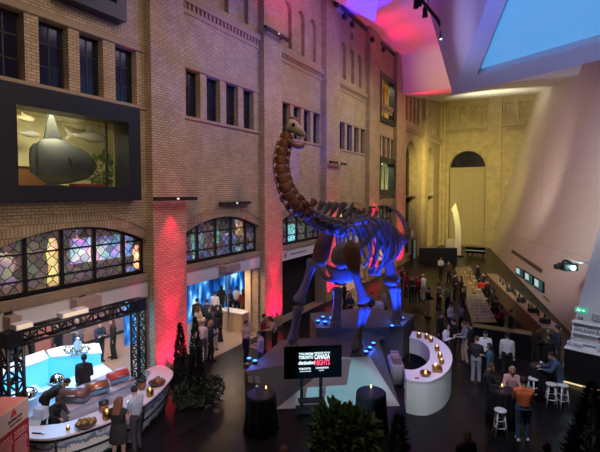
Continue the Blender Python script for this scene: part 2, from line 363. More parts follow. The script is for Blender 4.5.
# --- back wall
YB = 59.2
bw = MB()
panel(bw, -12.4, -1.0+6, 0, 19.2, [(-11.4+k*1.35, -10.5+k*1.35, 16.0, 18.2, .3) for k in range(4)]+[(-4.6+k*1.6, -3.6+k*1.6, 16, 18.2, .3) for k in range(3)], [(-8.95, 2.25, .4, 10.3, 2.2, .5)], x=YB, axis='X')
struct(bw.build('wall_back', BRICK))
struct(MB().bb(-6.5, -4.9, YB-.4, YB+.1, 0, 19.2).build('pillar_brick', BRICK))
struct(MB().bb(-12.4, -11.6, YB-.3, YB+.1, 0, 19.2).build('pillar_brick', BRICK))
s = MB().bb(-11.6, -6.5, YB-.3, YB, 15.3, 15.7).bb(-4.9, 2, YB-.3, YB, 15.3, 15.7)
for k in range(40):
    x = -11.5+k*.33
    if not -6.6 < x < -4.8: s.bb(x, x+.17, YB-.22, YB, 14.9, 15.3)
struct(s.build('trim_course', STONE))
d = MB().bb(-11.1, -6.8, YB+.2, YB+.4, .4, 10.0, 0)              # tall boarded doorway with plain panels
for x in (-11.1, -9.75, -8.25, -6.95): d.bb(x, x+.14, YB+.12, YB+.25, .4, 10.0, 0)
d.bb(-11.1, -6.8, YB+.08, YB+.3, 10.0, 10.35, 0); d.bb(-11.2, -6.7, YB-.2, YB+.3, .2, .9, 0)
struct(d.build('door_1', STONE))
mb = MB(); pts = arch_pts(-8.95, 2.15, 10.4, 2.05, 20)
mb.slab([(x, YB+.35, z) for x, z in pts], (0,.04,0), 0)
for k in range(1, 8):
    a = math.pi*k/8; mb.tube((-8.95+.7*math.cos(a), YB+.3, 10.4+.7*math.sin(a)), (-8.95+2.1*math.cos(a), YB+.3, 10.4+2*math.sin(a)), .05, n=5, mi=1)
prev = None
for k in range(13):
    a = math.pi*k/12; q = (-8.95+.75*math.cos(a), YB+.3, 10.4+.75*math.sin(a))
    if prev: mb.tube(prev, q, .06, n=5, mi=1)
    prev = q
struct(mb.build('window_90', [GLASSD, DARK]))
# --- ceiling, bulkhead, rear soffit
CE = M('white ceiling', (.7,.68,.7), .75)
c = MB(); c.slab([(XW-.3, 8, 19.9), (-1.5, 8, 19.9), (-1.5, 39.9, 19.9), (XW-.3, 39.9, 19.9)], (0,0,.3)); struct(c.build('ceiling', CE))
b2 = pY(397,57,39.7); 
bl = pY(401,94,40.6); br = pY(452,86.5,40.6); tr = pY(452,46,39.7)
bk = MB().slab([bl, (6, 40.6, br.z-.3), (6, 39.7, 20), (bl.x, 39.7, 20)], (0,.3,0)); struct(bk.build('ceiling_bulkhead', CE))
so = MB().slab([(bl.x-.6, 40.7, bl.z), (6, 40.7, br.z-.3), (6, YB, 18.9), (XW-.3, YB, 19.1)], (0,0,.25)); struct(so.build('ceiling_soffit', CE))
struct(MB().bb(XW-.3, XW+.12, 14, 39.6, 19.55, 19.75).build('trim_cornice', DARK))
# --- blue lit facet hanging off the ceiling
a, b_, c_ = pz(322,-6,19.2), pz(375,22,18.1), pz(380,-14,19.2)
fc = MB().slab([a, b_, c_], (0,0,.6)); struct(fc.build('ceiling_facet', CE))
# --- hanging crystal volume with recessed panel, the blue light on it put in as emission
T0 = pd(453,95,23); E1 = pd(424,-8,28); E2 = pd(492,-12,15); E3 = pd(640,50.5,14)
CW = M('crystal cladding', (.42,.4,.47), .55)
nrm = (E2-T0).cross(E3-T0).normalized()
if nrm.dot(EYE-T0) < 0: nrm = -nrm
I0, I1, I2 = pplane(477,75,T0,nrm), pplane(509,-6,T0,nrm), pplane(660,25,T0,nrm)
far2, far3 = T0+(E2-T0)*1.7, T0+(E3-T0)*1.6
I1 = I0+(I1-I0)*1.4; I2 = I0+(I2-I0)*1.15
cr = MB()
cr.add([T0, far2, I1, I0], [(0,1,2,3)]); cr.add([T0, I0, I2, far3], [(0,1,2,3)]); cr.add([I1, far2, far3, I2], [(0,1,2,3)])
back = -nrm*.35
e1f = T0+(E1-T0)*1.35
cr.add([T0, e1f, far2], [(0,1,2)])
cr.add([T0, far3, far3+V((3,4,6)), e1f], [(0,1,2,3)])
for p, q in ((I0,I1),(I1,I2),(I2,I0)): cr.add([p, q, q+back, p+back], [(0,1,2,3)])
struct(cr.build('ceiling_crystal', CW))
pn = MB().slab([I0+back, I1+back, I2+back], back*.1); struct(pn.build('ceiling_painted_glow', M('panel with blue light painted in', (.12,.13,.15), .6, emit=(.08,.34,.74), es=.85)))  # no lamp: emission stands in for blue light falling on the panel
lc = (I0+I1*.55+I2*.7)/2.25
# --- leaning crystal walls on the far side
WB, WN, WT = V((-6.1,59.2,0)), V((1.9,21.9,0)), V((-0.8,59.2,20.9))
PINK = M('crystal wall plaster', (.70,.60,.60), .6, noise=.03, nscale=1)
pu = (WN-WB).normalized(); pn_ = pu.cross(WT-WB).normalized()
if pn_.dot(EYE-WB) < 0: pn_ = -pn_
pv = (WT-WB); far = WN+pu*6
pw = MB().slab([WB, far, far+pv*1.0, WT], -pn_*.3); struct(pw.build('wall_crystal', PINK))
def onpink(x, y, out=0): return pplane(x, y, WB, pn_)+pn_*out
for (x0,y0,x1,y1) in ((488,221,600,150),(540,240,543,150),(512,236,600,262)):
    p, q = onpink(x0,y0), onpink(x1,y1); struct(MB().tube(p, q, .012, n=4).build('trim_seam', M('seam', (.35,.3,.3), .7)))
G0 = pz(563,352,.6); G0.z = 0; G1 = pd(600,222,17.2); gd = V((.88,-.47,0))
GREY = M('grey crystal wall', (.52,.53,.56), .6, noise=.03, nscale=1)
gn = gd.cross(G1-G0).normalized()
if gn.dot(EYE-G0) < 0: gn = -gn
gt = G0+(G1-G0)*2.2
gw = MB().slab([G0, G0+gd*6, gt+gd*8, gt], -gn*.25); struct(gw.build('wall_crystal_near', GREY))
def ongrey(x, y, out=0): return pplane(x, y, G0, gn)+gn*out

# lamps and panels inside the gallery
def lampcol(label, c, h, r, col, es, name='glowing_column'):
    t = thing(name, label, 'lamp', c, world=True, group='glowing lamps behind the leaded windows')
    MB().lathe([(r*.6,0),(r,h*.1),(r*.7,h*.4),(r*1.05,h*.7),(r*.5,h)], c, 12).build('lamp_shade', M('shade %.2f %.2f' % (col[0], col[2]), (.3,.3,.3), .5, emit=col, es=es), t)
    MB().tube(c+V((0,0,h)), V((c.x,c.y,6.55)), .015, n=5).build('cord', DARK, t)
lampcol('tall warm glowing lamp behind the nearest leaded arch window', V((-15.0,8.55,3.7)), 1.7, .2, (1,.62,.22), 1.6)
lampcol('small amber lamp behind the far end of the nearest leaded arch window', V((-15.5,12.55,3.7)), 1.0, .22, (1,.5,.15), 1.6)
lampcol('pale violet lamp low behind the near end of the first leaded arch window', V((-15.5,7.2,3.9)), 1.1, .35, (.45,.4,.8), .35)
lampcol('cyan lamp behind the second leaded arch window', V((-15.0,15.7,4.0)), 1.1, .35, (.05,.5,.7), .6)
lampcol('green lamp behind the middle of the second leaded arch window', V((-15.0,17.1,4.4)), .7, .2, (.05,.8,.4), .9)
lampcol('amber lamp behind the far end of the second leaded arch window', V((-15.0,19.2,4.6)), 1.1, .3, (1,.55,.2), .7)
lampcol('blue lamp behind the far half of the second leaded arch window', V((-15.0,18.2,3.9)), .9, .4, (.05,.2,.8), .5)
lampcol('bright cyan lamp behind the third leaded arch window', V((-14.6,24.2,3.7)), 1.2, .4, (.2,.8,.9), 2)
lampcol('bright yellow lamp behind the fourth leaded arch window', V((-14.2,30.6,5.1)), .8, .45, (1,.75,.3), 4)
for k, (x, col, lab) in enumerate(((40,(.3,.13,.1),'tall rust coloured exhibit board in the gallery nearest the truss corner'),(63,(.12,.1,.1),'tall dark exhibit board in the gallery behind the glass dispenser'),(92,(.32,.2,.17),'tall rose exhibit board in the gallery behind the standing server'),(107,(.3,.17,.14),'tall dusky pink exhibit board next to the folded arms figure'),(118,(.35,.24,.22),'tall pale rose exhibit board closest to the truss tower at the pillar'))):
    p = pX(x, 335, -18.4); t = thing('exhibit_board', lab, 'exhibit board', V((-18.4,p.y,0)), world=True, group='exhibit boards in the gallery')
    MB().bb(-18.45, -18.35, p.y-.42, p.y+.42, .1, 2.9).build('board', M('panel %d' % k, col, .7, noise=.3), t); MB().bb(-18.6, -18.2, p.y-.4, p.y+.4, 0, .1).build('base', DARK, t)
c = pz(241,331,0); t = thing('reception_desk', 'beige reception desk glowing warm just inside the second archway', 'desk', c, world=True)
MB().bb(c.x-1.2, c.x+.3, c.y-.25, c.y+.3, 0, .95).build('body', M('desk beige', (.5,.36,.22), .6), t); MB().bb(c.x-1.25, c.x+.35, c.y-.3, c.y+.35, .95, 1.0).build('desktop', WHITEL, t)
c = pz(229,333,0); t = thing('glass_door', 'tall glass door leaf with a pale edge standing open at the second archway', 'door leaf', c, world=True)
MB().box(c+V((-.5,.35,1.5)), (.9,.03,3.0), R(-35)).build('pane', M('door glass', (.02,.03,.035), .05, alpha=.15), t); MB().box(c+V((-.08,.06,1.5)), (.07,.06,3.0), R(-35)).build('edge', STEEL, t)
# ================================================================ DISPLAY WINDOWS AND THEIR SPECIMENS
def boxwin(n, y0, y1, z0, z1, iy0, iy1, iz0, iz1, x1, mull, back=-15.2, wallm=None, lit=60):
    fr = MB(); x0 = XW-.3
    fr.bb(x0, x1, y0, iy0, z0, z1); fr.bb(x0, x1, iy1, y1, z0, z1); fr.bb(x0, x1, iy0, iy1, z0, iz0); fr.bb(x0, x1, iy0, iy1, iz1, z1)
    o = struct(fr.build('window_%d' % n, BLACKP))
    MB().bb(x0+.1, x0+.115, iy0, iy1, iz0, iz1).build('pane', M('display glass', (.01,.01,.01), .02, alpha=.06), o)
    m = MB()
    for y in mull: m.bb(x0+.05, x0+.12, y-.03, y+.03, iz0, iz1)
    if mull: m.build('mullion', DARK, o)
    rm = MB()
    rm.bb(back-.1, back, iy0-.6, iy1+2.2, iz0-.3, iz1+.3); rm.bb(back, x0, iy0-.7, iy0-.6, iz0-.3, iz1+.3); rm.bb(back, x0, iy1+2.1, iy1+2.2, iz0-.3, iz1+.3)
    rm.bb(back, x0, iy0-.7, iy1+2.2, iz0-.4, iz0-.3); rm.bb(back, x0, iy0-.7, iy1+2.2, iz1+.3, iz1+.4)
    struct(rm.build('wall_display_room', wallm or M('display room wall', (.62,.58,.36), .8, noise=.35, nscale=1.5)))
    light('AREA', 'display_light', (x0-.55, (iy0+iy1)/2, iz1+.2), lit, (1,.9,.55), ((back+x0)/2, (iy0+iy1)/2, iz0), 1.2, sy=2)
boxwin(91, 5.45, 9.83, 6.75, 9.85, 5.95, 9.36, 7.2, 9.3, -11.9, [9.0], lit=170)
boxwin(92, 7.1, 9.37, 12.55, 15.2, 7.5, 9.0, 13.0, 14.8, -11.9, [8.6], lit=14, wallm=M('blue display room', (.1,.3,.45), .8))
boxwin(93, 34.2, 38.7, 6.75, 10.1, 34.7, 38.2, 7.3, 9.6, -12.1, [36.9], lit=260, wallm=M('green display room', (.5,.55,.4), .8, noise=.4, nscale=2))
boxwin(94, 34.4, 38.6, 13.1, 17.2, 34.8, 38.2, 13.5, 16.8, -12.1, [36.6], lit=220, wallm=M('amber display room', (.7,.5,.22), .8, noise=.3, nscale=2))
# --- sunfish
SKIN = M('sunfish skin', (.035,.042,.045), .5, noise=.3, nscale=4)
def on(x, y, X=-13.3): return pX(x, y, X)
c = on(67,162); t = thing('sunfish_model', 'huge grey ocean sunfish model hanging behind the black framed display window', 'fish model', c, world=True)
b = MB(); rings = []
prof = [(-1.13,.02,.16,0),(-1.11,.06,.34,0),(-1.03,.12,.54,0),(-.85,.19,.7,0),(-.45,.28,.77,0),(0,.32,.72,-.02),(.45,.3,.58,-.05),(.75,.24,.48,-.08),(.98,.16,.28,-.08),(1.1,.08,.14,-.06),(1.13,.02,.04,-.06)]
for s, th, h, dz in prof:
    s *= .9; h *= .95; rings.append([c+V((th*math.cos(a), s, dz+h*math.sin(a))) for a in [2*math.pi*i/20 for i in range(20)]])
b.loft(rings); b.build('body', SKIN, t)
def fin(pts, name, mat=SKIN, th=.07):
    MB().slab([V(p)+V((-th/2,0,0)) for p in pts], (th,0,0)).build(name, mat, t)
fin([c+V((0,-.72,.55)), c+V((0,-.1,.6)), c+V((0,-.28,.95)), c+V((0,-.42,1.42)), c+V((0,-.52,1.45)), c+V((0,-.6,1.2))], 'dorsal_fin')
fin([c+V((0,-.7,-.7)), c+V((0,-.1,-.75)), c+V((0,-.2,-1.1)), c+V((0,-.3,-1.4)), c+V((0,-.55,-1.3))], 'anal_fin')
fin([c+V((.33,.25,.02)), c+V((.36,.02,.2)), c+V((.4,-.18,.1)), c+V((.36,-.05,-.14))], 'pectoral_fin')
pp = [c+V((0,-.85,.7)), c+V((0,-1.08,.5)), c+V((0,-1.14,.25)), c+V((0,-1.16,0)), c+V((0,-1.14,-.25)), c+V((0,-1.06,-.5)), c+V((0,-.85,-.7))]
fin([c+V((0,p[0],p[1])) for p in ((-.98,.5),(-1.1,.36),(-1.13,.12),(-1.13,-.12),(-1.1,-.36),(-.98,-.5))], 'tail_fin', SKIN, .12)
MB().ell(c+V((.19,.76,.06)), (.05,.06,.06)).build('eye', M('glossy black', (.01,.01,.01), .1), t)
FISH = [((92,137),1.0,'long grey shark model hung under the display room ceiling beside the sunfish fin',-14.0,(.3,.3,.27)),((25,118),.5,'pale round fish model in the top corner of the sunfish display',-14.2,(.5,.45,.3)),
        ((30,134),.55,'brown spotted fish model hung over the cabinet in the sunfish display',-14.4,(.3,.25,.15)),((110,128),.5,'small tan fish model hung by the mullion of the sunfish display',-14.3,(.4,.33,.2)),((78,126),.6,'slim pale fish model hung directly behind the sunfish dorsal fin tip',-14.6,(.55,.5,.35))]
for (x, y), L_, lab, X, col in FISH:
    c = on(x, y, X); t = thing('fish_model', lab, 'fish model', c, world=True, group='small fish models in the sunfish display'); m = M('fish %.2f' % col[0], col, .5)
    MB().loft([[c+V((w_*.5*math.cos(a)*L_, s*L_, w_*math.sin(a)*L_)) for a in [2*math.pi*i/10 for i in range(10)]] for s, w_ in ((-.75,.03),(-.45,.09),(-.1,.19),(.25,.2),(.5,.12),(.62,.02))]).build('body', m, t)
    MB().slab([c+V((-.01,-.7*L_,0)), c+V((-.01,-1*L_,.22*L_)), c+V((-.01,-.9*L_,0)), c+V((-.01,-1*L_,-.22*L_))], (.02,0,0)).build('tail_fin', m, t)
    MB().slab([c+V((-.01,-.2*L_,.15*L_)), c+V((-.01,.15*L_,.17*L_)), c+V((-.01,-.25*L_,.38*L_))], (.02,0,0)).build('dorsal_fin', m, t)
WOOD = M('brown wood', (.22,.1,.05), .5, noise=.3)
zf = 6.9
c = on(29,180,-14.5); c.z = zf
t = thing('display_cabinet', 'low brown cabinet standing at the corner of the sunfish display room', 'cabinet', c, world=True)
MB().box(c+V((0,0,.45)), (.5,1.0,.9)).build('body', WOOD, t); MB().box(c+V((0,0,.92)), (.56,1.06,.05)).build('top', M('dark wood', (.08,.04,.03), .4), t)
c = on(88,183,-13.6); c.z = zf
t = thing('display_bench', 'low red upholstered bench under the sunfish', 'bench', c, world=True)
MB().box(c+V((0,0,.34)), (.4,1.1,.14)).build('seat', M('red upholstery', (.28,.05,.04), .7), t)
for s in (-.45,.45): MB().box(c+V((0,s,.14)), (.35,.06,.28)).build('leg', DARK, t)
LEAF = M('green leaves', (.06,.12,.035), .55); LEAFD = M('dark foliage', (.012,.022,.012), .7); BARK = M('bark', (.08,.05,.03), .9)
c = on(103,172,-14.2); c.z = zf
t = thing('potted_plant', 'leafy potted plant inside the sunfish display near the mullion', 'plant', c, world=True)
MB().lathe([(.16,0),(.22,.35),(.18,.35)], c, 12).build('pot', DARK, t)
def leafball(mb, c, rx, rz, n, size, rnd, mi=0, shell=.55):
    for _ in range(n):
        while True:
            p = V((rnd.uniform(-1,1), rnd.uniform(-1,1), rnd.uniform(-1,1)))
            if shell < p.length <= 1: break
        q = c+V((p.x*rx, p.y*rx, p.z*rz)); d = (p+V((rnd.uniform(-.6,.6), rnd.uniform(-.6,.6), rnd.uniform(-.3,.6)))).normalized()
        s = d.cross(V((rnd.uniform(-1,1), rnd.uniform(-1,1), rnd.uniform(-1,1)))).normalized(); L_ = size*rnd.uniform(.7,1.3); u = d.cross(s)*L_*.12
        mb.add([q, q+d*L_*.5+s*L_*.3+u, q+d*L_, q+d*L_*.5-s*L_*.3+u], [(0,1,2,3)], mi)
rn = random.Random(3); f = MB(); leafball(f, c+V((0,0,1.0)), .5, .55, 160, .22, rn); f.build('foliage', LEAF, t); MB().tube(c+V((0,0,.3)), c+V((0,0,.9)), .03).build('stem', BARK, t)
# ================================================================ LINEAR WALL FIXTURES, TRACK SPOTS
LENS = M('lamp lens', (.3,.3,.3), .2, emit=(1,.85,.8), es=1.2)
for (x0, x1, y, X, lab) in ((155,196,199,-11.75,'black linear light bar on the nearest red lit brick pillar'),(220,250,203.5,-12.2,'black linear light bar over the second arch window'),(265,289,26.5,-11.7,'black linear light bar high on the second brick pillar'),
                            (330,346,162,-11.75,'black linear light bar on the third brick pillar behind the neck'),(370,381,207.5,-11.75,'small black light bar on the fourth brick pillar over the dinosaur hips')):
    p, q = pX(x0, y, X), pX(x1, y, X); q.z = p.z
    t = thing('light_bar', lab, 'light fixture', (p+q)/2, world=True, group='linear light bars on the brick wall')
    MB().box((p+q)/2, (.16,(q-p).length,.14)).build('housing', DARK, t)
    for s in (.2,.8): c = p.lerp(q, s); wl = XP if X > -12 else XW; MB().box(((c.x+wl)/2, c.y, c.z), (abs(c.x-wl),.06,.06)).build('bracket', DARK, t)
    c = p.lerp(q, .5); MB().box(c+V((.085,0,0)), (.01,.1,.06)).build('lens', LENS, t)
SW = [(303,5,'over the third bay',24.9)]
for (x, y, lab) in ((336,4,'nearest of the small black floodlights under the cornice'),(344,17,'second small black floodlight along the cornice'),(352,25,'third small black floodlight along the cornice'),(372,40,'fourth small black floodlight under the cornice by the red ceiling'),(383,50,'last small black floodlight under the cornice beside the bulkhead')):
    c = pX(x, y, -11.75); t = thing('floodlight', lab, 'floodlight', c, world=True, group='floodlights under the cornice')
    MB().box(c+V((.05,0,0)), (.25,.35,.3)).build('housing', DARK, t); MB().box(c+V((.02,0,.2)), (.06,.06,.3)).build('bracket', DARK, t); MB().box(c+V((.18,0,-.02)), (.02,.26,.2)).build('lens', GLASSD, t)
# track with hanging spots under the ceiling beside the crystal
tp = [pd(412,-12,23), pd(428,8,23.5), pd(437,19,24), pd(443,30,24.5)]
t = thing('lighting_track', 'dark curved lighting track hanging beside the tip of the blue crystal', 'lighting track', tp[0], world=True)
MB().path(tp, .1, 6).build('rail', DARK, t)
for q in (tp[1], tp[3]): MB().tube(q, V((q.x, q.y, 19.95)), .02, n=5).build('hanger', DARK, t)
for k, (x, y, lab, lit) in enumerate(((416,3,'black spotlight highest up on the curved track',0),(419,1,'second black spotlight close to the top of the curved track',0),(425,12,'black spotlight at the middle of the curved track',0),(442,34,'glowing black spotlight at the lowest end of the curved track',1))):
    c = pd(x, y, 23.4+.3*k); t = thing('spotlight', lab, 'spotlight', c, world=True, group='spotlights on the curved track')
    MB().lathe([(.09,.3),(.13,.22),(.14,-.1),(.17,-.28),(.12,-.28)], c, 10).build('housing', DARK, t)
    near = min(tp, key=lambda q: (q-c).length); MB().tube(c+V((0,0,.25)), near, .03, n=5).build('arm', DARK, t)
    MB().lathe([(.0,-.29),(.12,-.285),(.12,-.27)], c, 10).build('lens', M('glowing lens', (.5,.5,.5), .2, emit=(1,.85,.6), es=6) if lit else GLASSD, t)
# ================================================================ PLINTH
CON = M('pale concrete', (.46,.47,.45), .7, noise=.25, nscale=1.2); COND = M('shaded concrete', (.11,.11,.115), .75, noise=.2, nscale=1.2); TOPM = M('plinth top', (.12,.1,.11), .6, noise=.2)  # second concrete is the same stuff, side-face shade put into its colour
a0, a1, b0, c0 = V((-8.66,11.27,0)), V((-8.66,11.27,1)), V((-7.42,11.31,0)), V((-4.0,13.5,0))
t2, t3, d0, e_, f_, g_ = V((-6.39,14,1)), V((-5.44,14.55,1)), V((-5.55,16.6,0)), V((-5.75,16.4,1)), V((-8.2,15.4,1)), V((-9.2,14.4,1))
t = thing('dinosaur_plinth', 'faceted two tier concrete plinth under the dinosaur skeleton', 'plinth', (-6.8,14.5,0), world=True)
m = MB(); m.add([a0, b0, a1], [(0,1,2)], 1); m.add([a1, b0, t2], [(0,1,2)], 1); m.add([b0, c0, t3, t2], [(0,1,2,3)], 0)
m.add([c0, d0, e_, t3], [(0,1,2,3)], 1); m.add([a1, t2, t3, e_, f_, g_], [(0,1,2,3,4,5)], 2); m.add([a0, a1, g_, V((g_.x,g_.y,0))], [(0,1,2,3)], 1); m.add([g_, f_, V((f_.x,f_.y,0)), V((g_.x,g_.y,0))], [(0,1,2,3)], 1)
m.build('lower_tier', [CON, COND, TOPM], t)
u = [V((-8.13,15.42,0)), V((-6.6,16.2,0)), V((-5.09,17.5,0)), V((-5.1,19.4,0)), V((-7.4,19.6,0)), V((-9.4,17.2,0))]
m = MB(); m.prism(u, 0, 1.4, 0)
q = [V((-7.6,15.75,1.0)), V((-6.0,15.6,1.0)), V((-5.6,16.9,1.0))]; m.add(q+[V((-6.6,16.22,1.4))], [(0,1,3),(1,2,3),(0,1,2)], 0)
m.build('upper_tier', [COND, CON], t)
for x in (250.5, 257.5):
    p = pplane(x, 379.5, a1, V((0,-1,0))); MB().box(p+V((0,-.01,0)), (.18,.02,.2)).build('info_label', M('label white', (.6,.6,.6), .6), t)
# LED floods on the plinth
LED = M('blue led', (.02,.05,.4), .3, emit=(.03,.2,1), es=5); 
LEDS = [(255,363.5,1.0),(249,361,1.0),(318,323,1.4),(325,324,1.4),(331,320,1.4),(323,319,1.4),(366,354,1.0),(370,350,1.0),(373.5,345.5,1.0),(392,328,1.4),(397,323,1.4),(402.5,320,1.4)]
LN = ['nearest flat blue floodlight on the plinth corner by the couple','second flat blue floodlight on the plinth corner by the couple','front blue floodlight by the far hind foot','brightest blue floodlight by the far hind foot','blue floodlight furthest along by the far hind foot','rear blue floodlight by the far hind foot','lowest blue floodlight beside the bent front foot','middle blue floodlight beside the bent front foot','highest blue floodlight beside the bent front foot','front blue floodlight on the upper tier corner by the curved bar','middle blue floodlight on the upper tier corner by the curved bar','rear blue floodlight on the upper tier corner by the curved bar']
for (x, y, z), lab in zip(LEDS, LN):
    c = pz(x, y, z); t = thing('floodlight', lab, 'floodlight', c, world=True, group='blue floodlights on the plinth')
    MB().lathe([(.09,.0),(.1,.06),(.08,.1)], c, 10).build('housing', DARK, t); MB().lathe([(.07,.1),(.075,.115),(.0,.118)], c, 10).build('lens', LED, t)
BL = (.012,.05,1)
for (x, y, z, tx, ty, td, pw_, sp) in ((252,362,1.0,300,250,16.5,250,40),(324,322,1.4,340,225,17,2800,62),(370,350,1.0,352,250,16,4200,66),(397,323,1.4,388,245,18,3800,60),(331,320,1.4,312,228,15.6,1300,45)):
    p = pz(x, y, z)+V((0,0,.15)); light('SPOT', 'blue_flood_and_fill', p, pw_, BL, pd(tx, ty, td), .06, sp, .6)
light('SPOT', 'blue_flood_and_fill', (-3.3,11.6,.25), 7500, BL, pd(357,298,15.6), .06, 21, .7)  # added spot without a fixture, turns the bent front leg blue
light('SPOT', 'blue_flood_and_fill', (-4.3,14.9,.9), 5200, BL, pd(393,275,18), .06, 40, .7)  # added spot without a fixture, turns the near hind leg blue
light('POINT', 'blue_pool', pz(252,362,1.0)+V((0,0,.3)), 25, (.03,.15,1), None, .1)
light('POINT', 'blue_pool', pz(370,350,1.0)+V((.1,0,.25)), 25, (.03,.15,1), None, .1)
light('POINT', 'blue_pool', pz(398,322,1.4)+V((0,0,.25)), 25, (.03,.15,1), None, .1)
light('POINT', 'blue_pool', pz(324,322,1.4)+V((0,0,.25)), 25, (.03,.15,1), None, .1)
# ================================================================ DINOSAUR
BN = M('brown bone', (.17,.068,.032), .65, noise=.4, nscale=5); BG = M('grey bone', (.17,.13,.12), .65, noise=.3, nscale=5); BP = M('pale bone', (.3,.28,.22), .6, noise=.2, nscale=6)
D = thing('dinosaur_skeleton', 'towering long necked dinosaur skeleton standing on the faceted plinth under blue light', 'skeleton', (-6.9,15.6,1.0), world=True)
def lb(name, pts, r, mat=BG, flare=1.65, flat=.75, n=10):
    """a long bone through the points: waisted shaft with flared, knobbed ends"""
    pts = [V(p) for p in pts]; P = []; rad = []
    prof = [(0,.7),(.02,1.25),(.07,flare),(.16,1.25),(.3,.95),(.5,.85),(.7,.95),(.84,1.25),(.93,flare),(.98,1.3),(1,.7)]
    L_ = [0]
    for a, b in zip(pts, pts[1:]): L_.append(L_[-1]+(b-a).length)
    for s, k in prof:
        x = s*L_[-1]; i = max(j for j in range(len(pts)-1) if L_[j] <= x+1e-9); f = (x-L_[i])/max(L_[i+1]-L_[i], 1e-9)
        P.append(pts[i].lerp(pts[i+1], f)); rad.append(r*k)
    return MB().path(P, rad, n, flat=flat, side=FW).build(name, mat, D)
def spline(ctrl, n):
    out = []
    for k in range(n):
        s = k/(n-1)*(len(ctrl)-1); i = min(int(s), len(ctrl)-2); f = s-i
        p = [V(ctrl[max(0, min(len(ctrl)-1, j))]) for j in (i-1, i, i+1, i+2)]
        out.append(.5*((2*p[1])+(p[2]-p[0])*f+(2*p[0]-5*p[1]+4*p[2]-p[3])*f*f+(3*p[1]-p[0]-3*p[2]+p[3])*f**3))
    return out
def vertebra(p, t, dors, ln, r, sp, wing, mat, name='vertebra', lean=0, paddle=.5):
    t = t.normalized(); dors = (dors-t*dors.dot(t)).normalized(); lat = t.cross(dors).normalized(); m = MB()
    m.path([p-t*ln*.5, p-t*ln*.35, p, p+t*ln*.35, p+t*ln*.5], [r*.7, r*1.05, r*.75, r*1.1, r*.75], 10)
    m.path([p+dors*r*.5, p+dors*(r+sp*.15)], [r*.75, r*.6], 8)
    ls = dors+t*lean
    if sp > .02:
        c = p+dors*r*.7; m.loft([[c+ls*sp*s+t*w*ln*math.cos(2*math.pi*i/8)+lat*w*.3*ln*math.sin(2*math.pi*i/8) for i in range(8)] for s, w in ((0,.3),(.35,.22),(.7,paddle*.8),(.92,paddle),(1.02,paddle*.6))])
    for s in (-1, 1):
        if wing > .02: m.loft([[p+dors*r*.35+lat*s*(r*.5+wing*k)+t*w*ln*math.cos(2*math.pi*i/8)+dors*w*.35*ln*math.sin(2*math.pi*i/8)-t*ln*.12*k for i in range(8)] for k, w in ((0,.4),(.5,.32),(.85,.4),(1,.22))])
        m.ell(p+dors*r*.95+lat*s*r*.55+t*ln*.45, (r*.3,)*3, 6, 5)
    return m.build(name, mat, D)
neck = [pd(341,230,16.2), pd(331,227,15.9), pd(322,224,15.7), pd(313,219,15.5), pd(304,213,15.3), pd(296,205,15.2), pd(289,195,15.1), pd(284.5,184,15), pd(281.5,172,15), pd(281,160,15), pd(283,149,15), pd(286,139,15), pd(289.5,130,15)]
N_ = 17; NP = spline(neck, N_)
for k, p in enumerate(NP):
    t_ = NP[min(k+1, N_-1)]-NP[max(k-1, 0)]; s = k/(N_-1); seg = t_.length/2
    dn = V((0,0,1)).lerp((-RT*.15+FW), min(1, max(0, (s-.28)/.25)))
    r = .27-.1*s; low = max(0, 1-s*2.2)
    vertebra(p, t_, dn, seg*1.05, r, .34+.62*low if s < .5 else .26-.12*s, (.3-.16*s+.1*max(0, 1-abs(s-.36)*5)), BN if s > .3 else BG, 'neck_vertebra', lean=-.35*low, paddle=.5)
    if 1 < k < 15:
        td = t_.normalized(); lat = td.cross(dn).normalized()
        for sg in (-1, 1):
            q = p+lat*sg*(r+.08)-dn.normalized()*r*.8
            MB().path([q, q-td*.2-dn*.02, q-td*(.5-.2*s)-dn*.04], [.035,.025,.01], 5).build('cervical_rib', BN if s > .25 else BG, D)
back_ = [pd(341,230,16.2), pd(352,222.5,16.6), pd(363,219.5,17), pd(374,221.5,17.5), pd(384,227,17.9), pd(391,233,18.3)]
BPn = spline(back_, 11)
for k, p in enumerate(BPn):
    t_ = BPn[min(k+1, 10)]-BPn[max(k-1, 0)]
    vertebra(p, t_, V((0,0,1)), t_.length/2*1.02, .17, .34, .3, BG, 'dorsal_vertebra', lean=.2, paddle=.36)
AX = (BPn[-1]-BPn[0]); AX.z = 0; AX.normalize(); LAT = AX.cross(V((0,0,1))).normalized()    # LAT points to image right
if LAT.dot(RT) < 0: LAT = -LAT
for k in range(1, 10):
    p = BPn[k]; ln = (1.45, 1.75, 1.95, 2.0, 1.95, 1.8, 1.6, 1.35, 1.05)[k-1]; w_ = (.62,.78,.88,.95,.95,.9,.8,.7,.55)[k-1]
    for sg in (-1, 1):
        pts = [p+LAT*sg*.12, p+LAT*sg*w_*.6+V((0,0,.05))+AX*.05, p+LAT*sg*w_*.95+V((0,0,-ln*.25))+AX*.12, p+LAT*sg*w_+V((0,0,-ln*.55))+AX*.2, p+LAT*sg*w_*.78+V((0,0,-ln*.85))+AX*.25, p+LAT*sg*w_*.45+V((0,0,-ln))+AX*.28]
        MB().path(spline(pts, 12), [.05,.055,.06,.06,.06,.055,.055,.05,.05,.045,.04,.03], 6).build('rib', BG, D)
tail = [pd(391,233,18.3), pd(397,237.5,18.6), pd(402.5,240,19), pd(406.5,238.5,19.5), pd(407.5,233,20), pd(405,225,20.6), pd(400,216,21.3), pd(394,209.5,22), pd(387,206,22.6), pd(380,206,23.2)]
TN = 26; TP = spline(tail, TN)
